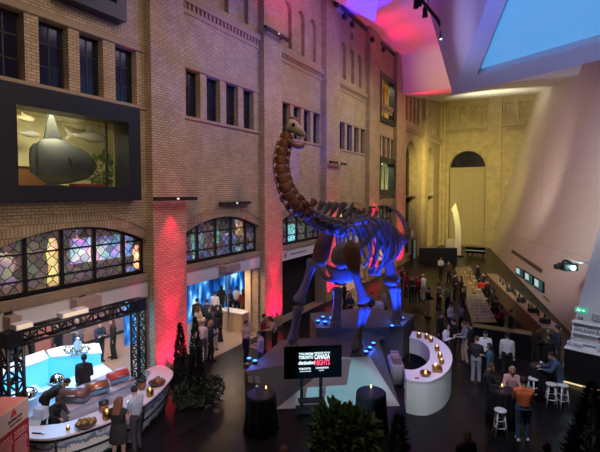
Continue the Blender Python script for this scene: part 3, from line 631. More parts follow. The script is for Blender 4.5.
for k, p in enumerate(TP):
    if k == 0: continue
    t_ = TP[min(k+1, TN-1)]-TP[max(k-1, 0)]; s = k/TN
    vertebra(p, t_, V((0,0,1)) if s < .3 else (V((0,0,1))+RT), t_.length/2*.95, .15*(1-s)+.035, .26*(1-s)**2+.03, .16*(1-s)**2+.01, BN if k < 12 else BG, 'tail_vertebra', paddle=.3)
    if 1 < k < 13:
        dv = V((0,0,-1)); MB().path([p+dv*.1, p+dv*(.45*(1-s))-t_.normalized()*-.08], [.035,.02], 5).build('chevron', BN, D)
# shoulder girdles, breast plates
def plate(name, pts, w, th=.07, mat=BG):
    pts = [V(p) for p in pts]; rings = []
    for k, p in enumerate(pts):
        t_ = (pts[min(k+1, len(pts)-1)]-pts[max(k-1, 0)]).normalized(); a = t_.cross(FW).normalized(); b_ = a.cross(t_)
        rings.append([p+a*w[k]*math.cos(2*math.pi*i/12)+b_*th*math.sin(2*math.pi*i/12) for i in range(12)])
    return MB().loft(rings).build(name, mat, D)
plate('scapula', spline([pd(374,221,16.9), pd(371,233,16.5), pd(363,244,16.1), pd(353,250,15.8), pd(345,257,15.6)], 9), [.16,.2,.17,.15,.15,.17,.22,.32,.3])
plate('scapula', spline([pd(334,224,16.9), pd(327,236,16.6), pd(322,250,16.4), pd(319,266,16.3)], 8), [.16,.2,.26,.3,.33,.33,.3,.18], mat=BN)
plate('coracoid', [pd(342,243,15.75), pd(342,249,15.65), pd(342,257,15.6), pd(341,264,15.65), pd(340,268,15.7)], [.12,.34,.42,.36,.1], .12)
plate('sternal_plate', [pd(326,265,15.9), pd(333,272,15.85), pd(341,276,15.8), pd(349,275,15.8), pd(355,270,15.8)], [.05,.2,.3,.28,.06], .1)
MB().path(spline([pd(313,262,16.2), pd(320,272,16.0), pd(328,279,15.9), pd(340,280,15.8)], 9), [.05,.06,.07,.08,.1,.1,.09,.08,.05], 7).build('clavicle', BG, D)
# fore limbs
lb('humerus', [pd(314,259,16.5), pd(306,283,16.5), pd(298,303,16.5)], .165)
lb('ulna', [pd(300,305,16.5), pd(297,325,16.5), pd(293.5,341,16.5)], .11, flare=1.9); lb('radius', [pd(297,306,16.35), pd(293.5,325,16.35), pd(290.5,341,16.4)], .1, flare=1.7)
plate('humerus_crest', [pd(350,240,15.5), pd(351,248,15.45), pd(352,258,15.4), pd(354,268,15.45), pd(357,274,15.5)], [.1,.3,.34,.24,.1], .13, BN)
lb('humerus', [pd(353,262,15.6), pd(358,283,15.6), pd(365,303,15.6)], .165)
lb('ulna', [pd(367,306,15.6), pd(362,328,15.6), pd(358.5,349,15.65)], .11, flare=1.9); lb('radius', [pd(362.5,307,15.5), pd(358,328,15.5), pd(354,349,15.5)], .1)
def foot(x, y, z, dd, spread=.17):
    for k in range(4):
        b_ = pz(x, y, z)+RT*(k-1.5)*spread*.75; tp_ = b_+V((0,0,.28))-RT*(k-1.5)*spread*.3
        MB().path([tp_, b_+V((0,0,.12)), b_+V((0,0,.03))-FW*.05], [.06,.045,.05], 7).build('toe_bone', BG, D)
foot(292.5,348,1.0,16.5); foot(356,356.5,1.0,15.6); foot(395.5,327,1.4,18); foot(335.5,328,1.4,18)
# hips and hind limbs
plate('ilium', [pd(374,228,17.4), pd(380,229,17.5), pd(388,234,17.7), pd(396,240,17.9), pd(400,243,18)], [.08,.34,.42,.3,.06], .1)
plate('ilium', [pd(353,228,18.3), pd(360,230,18.3), pd(368,233,18.5), pd(376,237,18.7)], [.08,.34,.38,.06], .1)
lb('pubis', [pd(380,240,17.8), pd(375,258,17.6), pd(371,275,17.5)], .1); lb('ischium', [pd(388,243,18), pd(383,262,18.2), pd(377,276,18.3)], .08)
lb('femur', [pd(386,240,17.9), pd(389,262,17.9), pd(393,283,17.9)], .24)
MB().ell(pd(391,283,17.65), (.3,.16,.14)).build('kneecap', BG, D)
lb('tibia', [pd(393.5,286,17.9), pd(395,305,17.95), pd(396,322,18)], .16); lb('fibula', [pd(398.5,287,17.9), pd(400,305,17.95), pd(400,322,18)], .08)
lb('femur', [pd(345,244,18.4), pd(341,264,18.3), pd(338,285,18.2)], .22)
lb('tibia', [pd(337.5,287,18.2), pd(336,305,18.1), pd(335,323,18.1)], .15); lb('fibula', [pd(341,288,18.2), pd(340,305,18.1), pd(339,323,18.1)], .07)
# skull: face towards image right
h0 = pd(288,131,15); 
def hp(x, y, o=0): return pd(x, y, 15)+FW*o
sk = MB(); rings = []
for x, yc, hh, ww in ((285.5,128,.12,.12),(287.5,126.5,.2,.2),(291,125.5,.24,.25),(295,127,.26,.24),(298,129,.25,.2),(301,131.5,.2,.18),(304,134,.13,.16),(306,136,.05,.1)):
    c = hp(x, yc); rings.append([c+UP*hh*math.sin(a)+FW*ww*math.cos(a) for a in [2*math.pi*i/14 for i in range(14)]])
sk.loft(rings); sk.build('skull', BP, D)
cr_ = MB(); cr_.ell(hp(289.5,123,0), (.14,.2,.16)); cr_.path([hp(288,119.5), hp(293,118), hp(298,122), hp(301,127)], [.07,.09,.08,.04], 8); cr_.build('skull_crest', BN, D)
for s in (-1, 1): MB().ell(hp(293.5,126,s*.235), (.07,.07,.07), 8, 6).build('eye_socket', M('socket black', (.01,.008,.006), .9), D)
for s in (-1, 1): MB().path([hp(288,140,s*.16), hp(292,144,s*.16), hp(298,146.5,s*.13), hp(303,146,s*.06), hp(305,143,0)], [.06,.08,.075,.07,.04], 7).build('jaw', BN, D)
MB().path([hp(287.5,130), hp(288,135), hp(288,140)], [.12,.09,.06], 8).build('jaw_hinge', BN, D)
for k in range(7): 
    x = 297+k*1.2; MB().path([hp(x,137.3-.12*k,-.1), hp(x+.2,139.5,-.09)], [.022,.012], 5).build('tooth', BP, D)
# ================================================================ BARS AND FURNITURE
def offset(poly, d):                      # offset an open polyline to its left
    out = []
    for k, p in enumerate(poly):
        a = V(poly[max(k-1, 0)]); b = V(poly[min(k+1, len(poly)-1)]); t = (b-a); t = V((t.x, t.y)).normalized(); out.append((p[0]-t.y*d, p[1]+t.x*d))
    return out
def smooth2(poly, n): return [(p.x, p.y) for p in spline([(a, b, 0) for a, b in poly], n)]
def strip(mb, A, B, za, zb, mi=0):        # skin between two curves at two heights
    for (a, a1, b, b1) in zip(A, A[1:], B, B[1:]): mb.add([(*a, za), (*a1, za), (*b1, zb), (*b, zb)], [(0,1,2,3)], mi)
def band(mb, A, B, z0, z1, mi=0):         # closed ribbon with thickness
    strip(mb, A, B, z1, z1, mi); strip(mb, A, B, z0, z0, mi); strip(mb, A, A, z0, z1, mi); strip(mb, B, B, z0, z1, mi)
    for k in (0, -1): mb.add([(*A[k], z0), (*B[k], z0), (*B[k], z1), (*A[k], z1)], [(0,1,2,3)], mi)
def landscape():
    m = M('printed mountain panel', (.8,.8,.75), .4); nt = m.node_tree; N = nt.nodes.new; L = nt.links.new; b = nt.nodes['Principled BSDF']
    g = N('ShaderNodeNewGeometry'); s = N('ShaderNodeSeparateXYZ'); L(g.outputs['Position'], s.inputs[0])
    n1 = N('ShaderNodeTexNoise'); n1.inputs['Scale'].default_value = 2.2; n1.inputs['Detail'].default_value = 6; L(g.outputs['Position'], n1.inputs['Vector'])
    mp = N('ShaderNodeMapping'); mp.inputs['Scale'].default_value = (1,1,.12); L(g.outputs['Position'], mp.inputs[0])
    n2 = N('ShaderNodeTexNoise'); n2.inputs['Scale'].default_value = 16; n2.inputs['Detail'].default_value = 3; L(mp.outputs[0], n2.inputs['Vector'])
    a1 = N('ShaderNodeMath'); a1.operation = 'MULTIPLY_ADD'; a1.inputs[1].default_value = .7; L(n1.outputs['Fac'], a1.inputs[0]); L(s.outputs[2], a1.inputs[2])
    a2 = N('ShaderNodeMath'); a2.operation = 'MULTIPLY_ADD'; a2.inputs[1].default_value = .28; L(n2.outputs['Fac'], a2.inputs[0]); L(a1.outputs[0], a2.inputs[2])
    r = N('ShaderNodeValToRGB'); mr = N('ShaderNodeMapRange'); mr.inputs[1].default_value = .3; mr.inputs[2].default_value = 1.65; L(a2.outputs[0], mr.inputs[0]); L(mr.outputs[0], r.inputs[0])
    cr = r.color_ramp; st = [(0,(.01,.012,.012)),(.27,(.012,.018,.016)),(.3,(.5,.55,.6)),(.45,(.75,.75,.7)),(.66,(.8,.78,.68)),(.7,(.12,.17,.28)),(.76,(.25,.32,.45)),(.8,(.8,.8,.82)),(.9,(.2,.25,.36)),(1,(.75,.75,.8))]
    for k, (p, c) in enumerate(st):
        el = cr.elements[k] if k < 2 else cr.elements.new(p)
    for k, (p, c) in enumerate(st): cr.elements[k].position = p; cr.elements[k].color = (*c, 1)
    L(r.outputs[0], b.inputs['Base Color']); return m
LBO = smooth2([(-11.5,5.1),(-10.9,5.3),(-10.32,5.54),(-9.99,5.92),(-9.67,6.79),(-9.58,7.85),(-9.84,8.72),(-10.2,9.45),(-10.52,9.84),(-11.0,10.02),(-11.42,9.95)], 40)
LBI = smooth2([(-11.6,5.55),(-11.2,5.68),(-10.85,5.95),(-10.55,6.3),(-10.38,7.05),(-10.38,7.85),(-10.56,8.42),(-10.8,8.95),(-11.0,9.28),(-11.2,9.48),(-11.45,9.5)], 40)
t = thing('curved_bar_counter', 'curved bar with a white top and printed mountain landscape front before the first archway', 'bar counter', (-10.3,7.6,0), world=True)
m = MB(); band(m, LBO, LBI, 1.05, 1.1); m.build('countertop', M('lilac white top', (.66,.58,.64), .35), t)
base = offset(LBO, .28); m = MB(); strip(m, base, offset(LBO, .04), .03, 1.05); m.build('front_panel', landscape(), t)
m = MB(); strip(m, LBI, LBI, 0, 1.05); m.build('back_panel', WHITEL, t)
m = MB(); band(m, offset(LBO, .02), offset(LBO, .05), .97, 1.03); m.build('rail', DARK, t); m = MB(); band(m, offset(LBO, .14), offset(LBO, .17), .5, .56); m.build('rail', DARK, t)
for k in (10, 20, 28, 35): MB().tube((*base[k], .0), (*offset(LBO, .02)[k], 1.05), .028, n=6).build('joint_post', DARK, t)
# inner service counter with chafing dishes
sq = [pz(66,412,.9), pz(136,381,.9), pz(124,366,.9), pz(56,396,.9)]
t = thing('service_counter', 'low lilac service counter behind the printed bar carrying the chafing dishes', 'counter', (sq[0]+sq[2])/2*1, world=True); t.location.z = 0; t['w'] = list(t.location)
MB().prism(sq, .85, .9).build('countertop', M('lilac counter', (.45,.38,.46), .4), t)
ce = (sq[0]+sq[1]+sq[2]+sq[3])/4; MB().prism([ce+(p-ce)*.93 for p in sq], 0, .85).build('body', M('lilac white panel', (.55,.5,.58), .5), t)
def chafer(name, label, loc, rz, lid, sx=1.0):
    t = thing(name, label, 'chafing dish', loc, rz)
    MB().box((0,0,.16), (.62*sx,.38,.1)).build('pan', STEEL, t)
    m = MB(); rings = []
    for x in (-.3*sx, .3*sx): rings.append([V((x, .19*math.cos(a), .21+.2*math.sin(a))) for a in [math.pi*i/10 for i in range(11)]])
    m.loft(rings); m.build('lid', lid, t)
    m = MB(); m.path([(-.12,-.2,.3),(-.12,-.26,.3),(.12,-.26,.3),(.12,-.2,.3)], .014, 6); m.build('handle', STEEL, t)
    for x in (-.27*sx, .27*sx):
        for y in (-.16, .16): MB().tube((x, y, 0), (x, y, .13), .016, n=6).build('leg', STEEL, t)
    return t
LIDR = M('red enamel', (.5,.05,.035), .3); LIDB = M('copper lid', (.42,.16,.09), .3, .5)
chafer('chafing_dish', 'copper lidded chafing dish on the service counter behind the standing server', pz(97,395,.9), R(70), LIDB)
chafer('chafing_dish', 'red lidded chafing dish on the service counter nearest the truss leg', pz(118,383,.9), R(75), LIDR)
chafer('chafing_dish', 'wide brown chafing dish on the service counter beside the seated server', pz(75,402,.9), R(30), M('brown lid', (.16,.07,.06), .35), 1.3)
c = pz(127,381,.9); t = thing('round_pan', 'shallow round dark pan at the end of the service counter by the truss leg', 'pan', c, world=True)
MB().lathe([(.14,0),(.2,.08),(.19,.085),(.13,.02)], c, 14).build('bowl', STEEL, t); MB().path([c+V((.2,0,.07)), c+V((.36,.1,.1))], .015, 6).build('handle', DARK, t)
# glowing cyan counters
def cyan(name, es): return M(name, (.3,.6,.75), .4, emit=(.02,.42,.8), es=es)
CYT = M('white counter top', (.7,.75,.8), .3)
def counter(label, q, z, front, es=.9, name='lit_counter'):
    t = thing(name, label, 'counter', (V(q[0])+V(q[2]))/2, world=True, group='glowing counters behind the bar'); t.location.z = 0; t['w'] = list(t.location)
    MB().prism(q, z-.05, z).build('countertop', CYT, t)
    c = sum((V(p) for p in q), V())/len(q); MB().prism([c+(V(p)-c)*.96 for p in q], 0, z-.05).build('body', cyan('cyan lightbox %.2f' % es, es), t)
    return t
counter('glowing cyan counter section at the far side of the bar by the truss tower', [pz(0,376,1.05), pz(49,358,1.05), pz(44,350,1.05), pz(-4,366,1.05)], 1.05, 0, .75)
counter('glowing cyan counter section holding the flower display and bottle', [pz(51,357,1.05), pz(102,352.5,1.05), pz(99,343,1.05), pz(62,346,1.05), pz(46,350,1.05)], 1.05, 0, .75)
counter('low bright cyan step counter in front of the standing server', [pz(70,393,.6), pz(114,372,.6), pz(102,363,.6), pz(57,384,.6)], .6, 0, 1.2)
o = origin(MB().prism([pz(27,418,.12), pz(66,402,.12), pz(50,384,.12), pz(8,398,.12)], .0, .12).build('floor_platform', M('pale blue platform', (.45,.55,.7), .4)), (-13,6.9,0)); tag(o, 'pale blue low platform behind the bar where the bending server stands', 'platform')
def dome(label, loc, r):
    t = thing('dome_warmer', label, 'food dome', loc, group='chrome domes on the glowing counters')
    MB().lathe([(r,.0),(r*1.08,.02),(r*1.08,.05),(r,.06)], (0,0,0), 20).build('base', STEEL, t)
    MB().lathe([(r*math.cos(a), .05+r*1.0*math.sin(a)) for a in [math.pi/2*i/8*.98 for i in range(9)]], (0,0,0), 20).build('lid', CHROME, t)
    MB().ell((0,0,.07+r), (.03,.03,.03), 8, 6).build('knob', STEEL, t)
dome('shiny chrome food dome by the bending server head', pz(57,383,.6), .27)
dome('shiny chrome food dome behind the red menu board', pz(28,398,.5)+V((0,0,0)), .3)
o = origin(MB().prism([pz(14,404,.5), pz(44,391,.5), pz(36,384,.5), pz(8,394,.5)], 0, .5).build('dome_stand', WHITEL), pz(27,396,0)); tag(o, 'white block under the chrome dome behind the red menu board', 'stand')
# flower display and bottle on the cyan counter
c = pz(78,353,1.05); t = thing('glass_dispenser', 'tall clear drink dispenser on the glowing counter among green leaves', 'drink dispenser', c, world=True)
MB().lathe([(.1,0),(.12,.03),(.1,.05),(.13,.1),(.14,.4),(.06,.48),(.06,.52)], c, 14).build('jar', M('clear glass', (.7,.8,.85), .08, alpha=.55), t); MB().lathe([(.07,.52),(.07,.56),(.02,.6)], c, 10).build('lid', STEEL, t)
rn = random.Random(9)
for x, y, lab in ((69,353,'small leafy garnish bowl to the dispenser side nearest the truss tower'),(74,355,'small leafy garnish bowl in front of the glass dispenser'),(85,353,'small leafy garnish bowl beyond the glass dispenser')):
    c = pz(x, y, 1.05); t = thing('garnish_bowl', lab, 'bowl', c, world=True, group='garnish bowls on the glowing counter'); MB().lathe([(.08,0),(.13,.09),(.12,.09),(.05,.02)], c, 12).build('bowl', WHITEL, t); f = MB(); leafball(f, c+V((0,0,.13)), .13, .08, 40, .09, rn); f.build('leaves', LEAF, t)
# things along the printed bar top
GOLD = M('gold metal', (.4,.22,.06), .35, 1); FLAME = M('candle flame', (1,.7,.3), .5, emit=(1,.5,.12), es=7); WAX = M('wax', (.8,.7,.5), .5, emit=(1,.5,.12), es=.3)
def basket(label, c, rnd, cols):
    t = thing('fruit_basket', label, 'basket', c, world=True)
    MB().lathe([(.16,0),(.26,.1),(.25,.11),(.13,.03)], c, 14).build('basket', M('dark wicker', (.09,.05,.03), .8), t)
    for k in range(16):
        a = rnd.uniform(0, 6.28); r_ = rnd.uniform(0,.19); p = c+V((r_*math.cos(a), r_*math.sin(a), .13+rnd.uniform(0,.1)*(1-r_/.25)))
        MB().ell(p, (.055,.05,.05), 8, 6).build('fruit', cols[k % len(cols)], t)
FR = [M('amber fruit', (.3,.16,.03), .4), M('dark fruit', (.12,.05,.02), .4), M('olive fruit', (.18,.16,.04), .4)]
basket('heaped basket of dark amber fruit on the printed bar', pz(86,427,1.1), random.Random(1), FR)
basket('heaped basket of red fruit at the rounded end of the printed bar', pz(157,385,1.1), random.Random(2), [M('red fruit', (.35,.04,.03), .4), FR[0], FR[1]])
def candlepot(label, c, h=.2, r=.09, group=None, dark=False):
    t = thing('candle_pot', label, 'candle holder', c, world=True, group=group)
    MB().lathe([(r*.7,0),(r,.03),(r,h*.7),(r*.85,h),(r*.75,h),(r*.8,h*.5)], c, 12).build('pot', GOLD, t)
    MB().lathe([(r*.7,h*.5),(r*.7,h*.72),(.01,h*.75)], c, 10).build('candle', WAX, t); MB().ell(c+V((0,0,h*.95)), (.016,.016,.045), 6, 6).build('flame', FLAME, t)
candlepot('gold candle pot on the printed bar beside the long haired guest', pz(107,419,1.1), .24, .11)
candlepot('gold candle pot on the printed bar past the guest in the pale sweater', pz(150,396,1.1), .22, .1)
candlepot('low candle alone on the pale bar top near the red menu board', pz(68,430,1.1), .09, .05)
def darkpot(label, c):
    t = thing('lidded_jar', label, 'jar', c, world=True); MB().lathe([(.09,0),(.12,.08),(.12,.2),(.08,.24)], c, 12).build('jar', M('amber jar', (.25,.1,.05), .3), t); MB().lathe([(.13,.24),(.13,.29),(.05,.33)], c, 12).build('lid', DARK, t)
darkpot('dark lidded amber jar standing on the bar between server and guests', pz(104,412,1.1)); darkpot('dark lidded jar on the bar just behind the pale sweater guest', pz(142,389,1.1))
c = pz(37,434,1.1); t = thing('bottle_opener', 'small dark bottle opener lying on the pale bar top next to the red board', 'opener', c, world=True)
MB().path([c+V((-.12,-.04,.015)), c+V((.1,.05,.015))], .018, 6).build('handle', DARK, t); MB().ell(c+V((.15,.07,.015)), (.06,.04,.014), 8, 6).build('head', STEEL, t)
o = origin(MB().box(pz(41,418,1.1)+V((0,0,.14)), (.3,.2,.28), R(20)).build('napkin_holder', M('clear acrylic', (.75,.8,.9), .1, alpha=.6)), pz(41,418,1.1)); tag(o, 'clear acrylic holder on the bar beside the red menu board', 'holder')
# --- curved white bar in the middle
RBO = smooth2([(-3.7,13.15),(-3.35,13.17),(-3.0,13.42),(-2.72,14.2),(-2.70,15.3),(-2.98,16.45),(-3.55,17.4),(-4.2,17.9),(-4.8,17.95)], 36)
RBI = smooth2([(-3.98,13.9),(-3.75,13.95),(-3.58,14.2),(-3.45,14.7),(-3.47,15.3),(-3.72,16.25),(-4.15,16.9),(-4.4,17.05),(-4.7,17.1)], 36)
t = thing('curved_white_bar', 'plain white curved bar set with gold candles beside the plinth', 'bar counter', (-3.3,15.5,0), world=True)
WB_ = M('white bar front', (.75,.76,.78), .45)
m = MB(); band(m, RBO, RBI, 1.06, 1.1); m.build('countertop', M('white bar top', (.78,.72,.88), .35), t)
m = MB(); strip(m, offset(RBO, .02), offset(RBO, .02), .0, 1.06)
for k in (0, -1): m.add([(*RBO[k], 0), (*RBI[k], 0), (*RBI[k], 1.06), (*RBO[k], 1.06)], [(0,1,2,3)])
m.build('front_panel', WB_, t)
m = MB(); strip(m, offset(RBI, -.02), offset(RBI, -.02), .42, 1.06); m.build('inner_panel', M('beige inner panel', (.55,.48,.44), .6), t)
m = MB(); strip(m, offset(RBI, -.1), offset(RBI, -.1), .0, .42); band(m, offset(RBI, -.1), offset(RBI, .0), .4, .44); m.build('inner_shelf', DARK, t)
GC = [(419,338,.2,.1,'dark gold lidded candle pot at the far end of the white curved bar'),(426.5,339,.2,.09,'gold candle pot second from the far end of the white curved bar'),(431,342,.17,.09,'gold candle pot third from the far end of the white curved bar'),(437,351,.2,.09,'gold candle pot where the white bar bends most'),
      (440,358.5,.18,.09,'gold candle pot just nearer than the bend of the white bar'),(441.5,364,.17,.09,'gold candle pot beside the gold box on the white bar')]
for x, y, h, r, lab in GC: candlepot(lab, pz(x, y, 1.1), h, r, 'gold candle pots on the white curved bar')
c = pz(437,371.5,1.1); t = thing('gold_box', 'square gold box with a candle on the white curved bar', 'candle box', c, world=True); MB().box(c+V((0,0,.09)), (.3,.24,.18), R(20)).build('box', GOLD, t); MB().ell(c+V((-.05,0,.24)), (.02,.02,.05), 6, 6).build('flame', FLAME, t); MB().lathe([(.05,.18),(.05,.21),(.01,.215)], c+V((-.05,0,0)), 10).build('candle', WAX, t)
c = pz(425.5,375.5,1.1); t = thing('gold_bowl', 'wide shallow gold bowl with candle at the near end of the white bar', 'bowl', c, world=True); MB().lathe([(.07,0),(.17,.06),(.18,.12),(.165,.12),(.06,.03)], c, 16).build('bowl', GOLD, t); MB().ell(c+V((0,0,.13)), (.02,.02,.05), 6, 6).build('flame', FLAME, t); MB().lathe([(.05,.03),(.05,.08),(.01,.085)], c, 10).build('candle', WAX, t)
o = origin(MB().box(pz(417,378.5,1.1)+V((0,0,.012)), (.12,.07,.024), R(35)).build('red_napkin', M('red cloth', (.4,.03,.04), .8)), pz(417,378.5,1.1)); tag(o, 'small red napkin folded on the near end of the white bar', 'napkin')
# --- cocktail tables under black cloths
BCL = M('black cloth', (.006,.006,.008), .85)
def cocktail(label, c, r=.43, h=1.1, folds=11):
    t = thing('cocktail_table', label, 'cocktail table', c, rz=0, group='black clothed cocktail tables'); n = 66; rings = []
    for z, k, w_ in ((h,.0,0),(h,.96,0),(h-.012,1.0,.0),(h-.08,1.02,.01),(h-.3,1.0,.03),(.45,1.0,.05),(.02,1.08,.075)):
        rings.append([V(((r*k+w_*math.cos(folds*a))*math.cos(a), (r*k+w_*math.cos(folds*a))*math.sin(a), z)) for a in [2*math.pi*i/n for i in range(n)]])
    MB().loft(rings[1:]).build('tablecloth', BCL, t)
    MB().lathe([(r*.9,h+.001),(r*.9,h+.004)], (0,0,0), 40).build('tabletop', M('black table top', (.01,.01,.014), .5), t)
    return t
cocktail('black clothed cocktail table below the couple beside the screen', pz(261,430,0)); cocktail('black clothed cocktail table with one candle in front of the plinth', pz(371,428,0))
cocktail('black clothed cocktail table the man in orange leans towards', pz(502,389,1.1)-V((0,0,1.1)), .36); cocktail('black clothed cocktail table with the denim clad guest beside the glass bar', pz(541,366,1.1)-V((0,0,1.1)), .36)
cocktail('black clothed cocktail table where two men talk by the lit wall', pz(545,341,1.1)-V((0,0,1.1)), .36)
def candle(label, c):
    t = thing('candle', label, 'candle', c, group='single table candles'); MB().lathe([(.03,0),(.035,.05),(.03,.055)], (0,0,0), 10).build('holder', M('small glass', (.8,.75,.6), .1, alpha=.5), t); MB().ell((0,0,.085), (.018,.018,.045), 6, 6).build('flame', FLAME, t)
candle('lit candle on the black table in front of the plinth', pz(371,389,1.104)); candle('lit candle on the black table before the man in orange', pz(502,388,1.104)); candle('small lit candle on the black table beside the screen', pz(266,390,1.104))
def cup(label, c, col=WHITEL):
    t = thing('cup', label, 'cup', c, group='cups left on the tables'); MB().lathe([(.028,0),(.038,.09),(.034,.09),(.025,.01)], (0,0,0), 10).build('body', col, t); MB().path([(.036,0,.075),(.062,0,.065),(.058,0,.035),(.032,0,.025)], .006, 5).build('handle', col, t)
cup('white cup on the black table beside the screen', pz(257,388.5,1.104)); cup('white cup on the black table beside the denim clad guest', pz(541,364,1.104)); cup('white cup on the black table between two talking men', pz(548,339,1.104))
# --- white stools
def make_stool(label, c, rz):
    t = thing('bar_stool', label, 'stool', c, rz, group='white bar stools')
    MB().lathe([(.15,.7),(.17,.715),(.17,.745),(.15,.76),(.01,.762)], (0,0,0), 20).build('seat', WHITEL, t)
    for k in range(4):
        a = R(45+90*k); MB().tube((.22*math.cos(a), .22*math.sin(a), 0), (.12*math.cos(a), .12*math.sin(a), .71), .022, .025, 8).build('leg', WHITEL, t)
    for z, r_ in ((.25,.185),(.45,.157)):
        m = MB()
        for k in range(4):
            a, b_ = R(45+90*k), R(135+90*k); m.tube((r_*math.cos(a), r_*math.sin(a), z), (r_*math.cos(b_), r_*math.sin(b_), z), .014, n=6)
        m.build('footrest', WHITEL, t)
    return t
st = make_stool('white bar stool standing in front of the candle lit table by the man in orange', pz(500,435,0), R(20))
dup(st, pz(533,400,0), R(50), 'white bar stool just beyond the orange shirt'); dup(st, pz(551,406,0), R(10), 'white bar stool half hidden by the denim clad guest'); dup(st, pz(562,407,0), R(35), 'white bar stool behind the denim clad guest closest to the glass bar')
# --- screen on a rolling stand
c = pz(318,412,0); c = V((-6.1,11.85,0)); u = (RT*math.cos(R(6))+V((-RT.y,RT.x,0))*math.sin(R(6))).normalized(); n_ = V((u.y,-u.x,0)); up = V((0,0,1))
zc = pd(313,361.8,(c-EYE).dot(FW)).z; cc = pd(313,361.8,(c-EYE).dot(FW)); c = V((cc.x,cc.y,0))
t = thing('display_screen', 'large black screen on a rolling stand showing event lettering', 'screen', c, world=True)
Ms = Matrix((u, -n_, up)).transposed()
W_, H_ = 1.86, 1.04
pnl = MB().box(cc, (W_,.06,H_), M3=Ms).build('screen_panel', M('screen black', (.004,.006,.01), .25), t)
def lett(name, s, size, x, z, col, **k):
    fit = k.pop('fit', None); m = MB(); w_ = text_mb(s, size, (0,0,0), u, up, m, **k); m2 = MB(); text_mb(s, size, cc+n_*.034+u*x+up*z, u*(fit/w_ if fit else 1), up, m2, **k)
    m2.build(name, col, pnl)
TW = M('screen white', (0,0,0), .5, emit=(.75,.95,1), es=1.5); TP_ = M('screen pink', (0,0,0), .5, emit=(1,.08,.2), es=1.5)
lett('lettering', 'TOURISM', .075, -.46, .24, TW, bold=.02, fit=.46); lett('lettering', 'TORONTO', .095, -.46, .12, TW, bold=.03, fit=.46)
lett('lettering', 'RENDEZ-VOUS', .05, .04, .27, TW, bold=.02, fit=.5); lett('lettering', 'CANADA', .15, .04, .1, TW, bold=.03, fit=.5)
lett('lettering', 'destination', .12, -.48, -.06, TW, shear=.3, bold=.02, fit=.52); lett('lettering', 'NIGHTS', .17, .04, -.1, TP_, bold=.03, fit=.5)
lett('lettering', 'TORONTO', .06, -.46, -.23, TW, bold=.02, fit=.38); lett('lettering', 'international', .045, -.43, -.3, TW, fit=.36); lett('lettering', 'CONVENTION', .055, .08, -.22, TW, bold=.02, fit=.42); lett('lettering', 'centre', .045, .18, -.29, TW)
for s in (-.36, .26): MB().box(c+u*s+V((0,0,(zc-.3)/2))-n_*.06, (.1,.06,zc-.2), M3=Ms).build('post', DARK, t)
b_ = MB().box(c+u*-.05+V((0,0,.1))+n_*.1, (1.0,.5,.06), M3=Ms).build('base', DARK, t)
MB().box(c+u*-.05+V((0,0,.35)), (.85,.3,.04), M3=Ms).build('shelf', DARK, t)
for sx in (-.52,.42):
    for sy in (-.12,.33): q = c+u*sx+n_*sy+V((0,0,.06)); MB().path([q-u*.025, q+u*.025], .06, 12).build('caster', DARK, t)
# --- black box truss over the first archway
def truss(name, p, q, s, parent, r=.035):
    p, q = V(p), V(q); d = (q-p); L_ = d.length; d.normalize(); a = V((1,0,0)) if abs(d.x) < .5 else V((0,1,0)); a = (a-d*a.dot(d)).normalized(); b = d.cross(a); m = MB(); h = s/2
    cs = [a*h+b*h, -a*h+b*h, -a*h-b*h, a*h-b*h]; n = max(3, int(L_/s/1.1))
    for k in cs: m.tube(p+k, q+k, r, n=6)
    for i in range(n):
        x0, x1 = p+d*L_*i/n, p+d*L_*(i+1)/n
        for k in range(4):
            A, B = cs[k], cs[(k+1)%4]; m.tube(x0+(A if i%2 else B), x1+(B if i%2 else A), r*.6, n=5); m.tube(x0+A, x0+B, r*.6, n=5)
    return m.build(name, DARK, parent)
XT = -11.65; y0_, y1_ = pX(14,350,XT)[1]-.05, pX(138,310,XT)[1]
t = thing('lighting_truss', 'black goalpost truss standing across the first archway behind the bar', 'truss', (XT,(y0_+y1_)/2,0), world=True)
truss('truss_beam', (XT,y0_+.15,3.3), (XT,y1_-.15,3.3), .34, t, .04); truss('truss_tower', (XT,y0_,0), (XT,y0_,3.1), .36, t, .045); truss('truss_tower', (XT,y1_,0), (XT,y1_,3.1), .32, t, .04)
for y in (y0_, y1_): MB().box((XT,y,3.3), (.38,.38,.4)).build('corner_block', DARK, t)
for x, y, lab in ((67,322,'white lamp clamped on the truss beam nearest the projector box'),(79,320,'second white lamp clamped on the truss beam'),(22,337,'white lamp clamped on the truss beam at its tower end')):
    p = pX(x, y, XT+.05); p.z = 3.6; t = thing('stage_light', lab, 'stage light', p, world=True, group='white lamps on the truss')
    MB().box(p, (.3,.42,.14)).build('housing', WHITEL, t); MB().box(p+V((0,0,-.09)), (.1,.1,.1)).build('clamp', DARK, t); MB().box(p+V((.152,0,0)), (.01,.36,.1)).build('lens', M('warm lens', (.8,.7,.5), .3, emit=(1,.8,.5), es=.5), t)
for x0, x1, y0, y1, lab in ((73,98,300,312,'beige projector box mounted on the white fascia near the truss corner'),(6,18,317,330,'beige projector box mounted on the white fascia above the red board'),(222,237,266,273,'small grey projector box mounted on the second white fascia')):
    p, q = pX(x0, y0, -12.1), pX(x1, y1, -12.1); p2 = pX(x0, y1, -12.1); t = thing('projector', lab, 'projector', (p+q)/2, world=True, group='projectors on the fascias')
    MB().bb(-12.26, -11.9, p.y, q.y, (p2.z), p.z).build('housing', M('beige housing', (.42,.31,.26), .5), t); MB().box((-12.272,(p.y+q.y)/2,p.z+.04), (.03,.2,.12)).build('bracket', DARK, t); MB().lathe([(.05,0),(.06,.03),(.04,.04)], (-11.95,(p.y+q.y)/2,(p2.z)-.035), 10).build('lens', GLASSD, t)
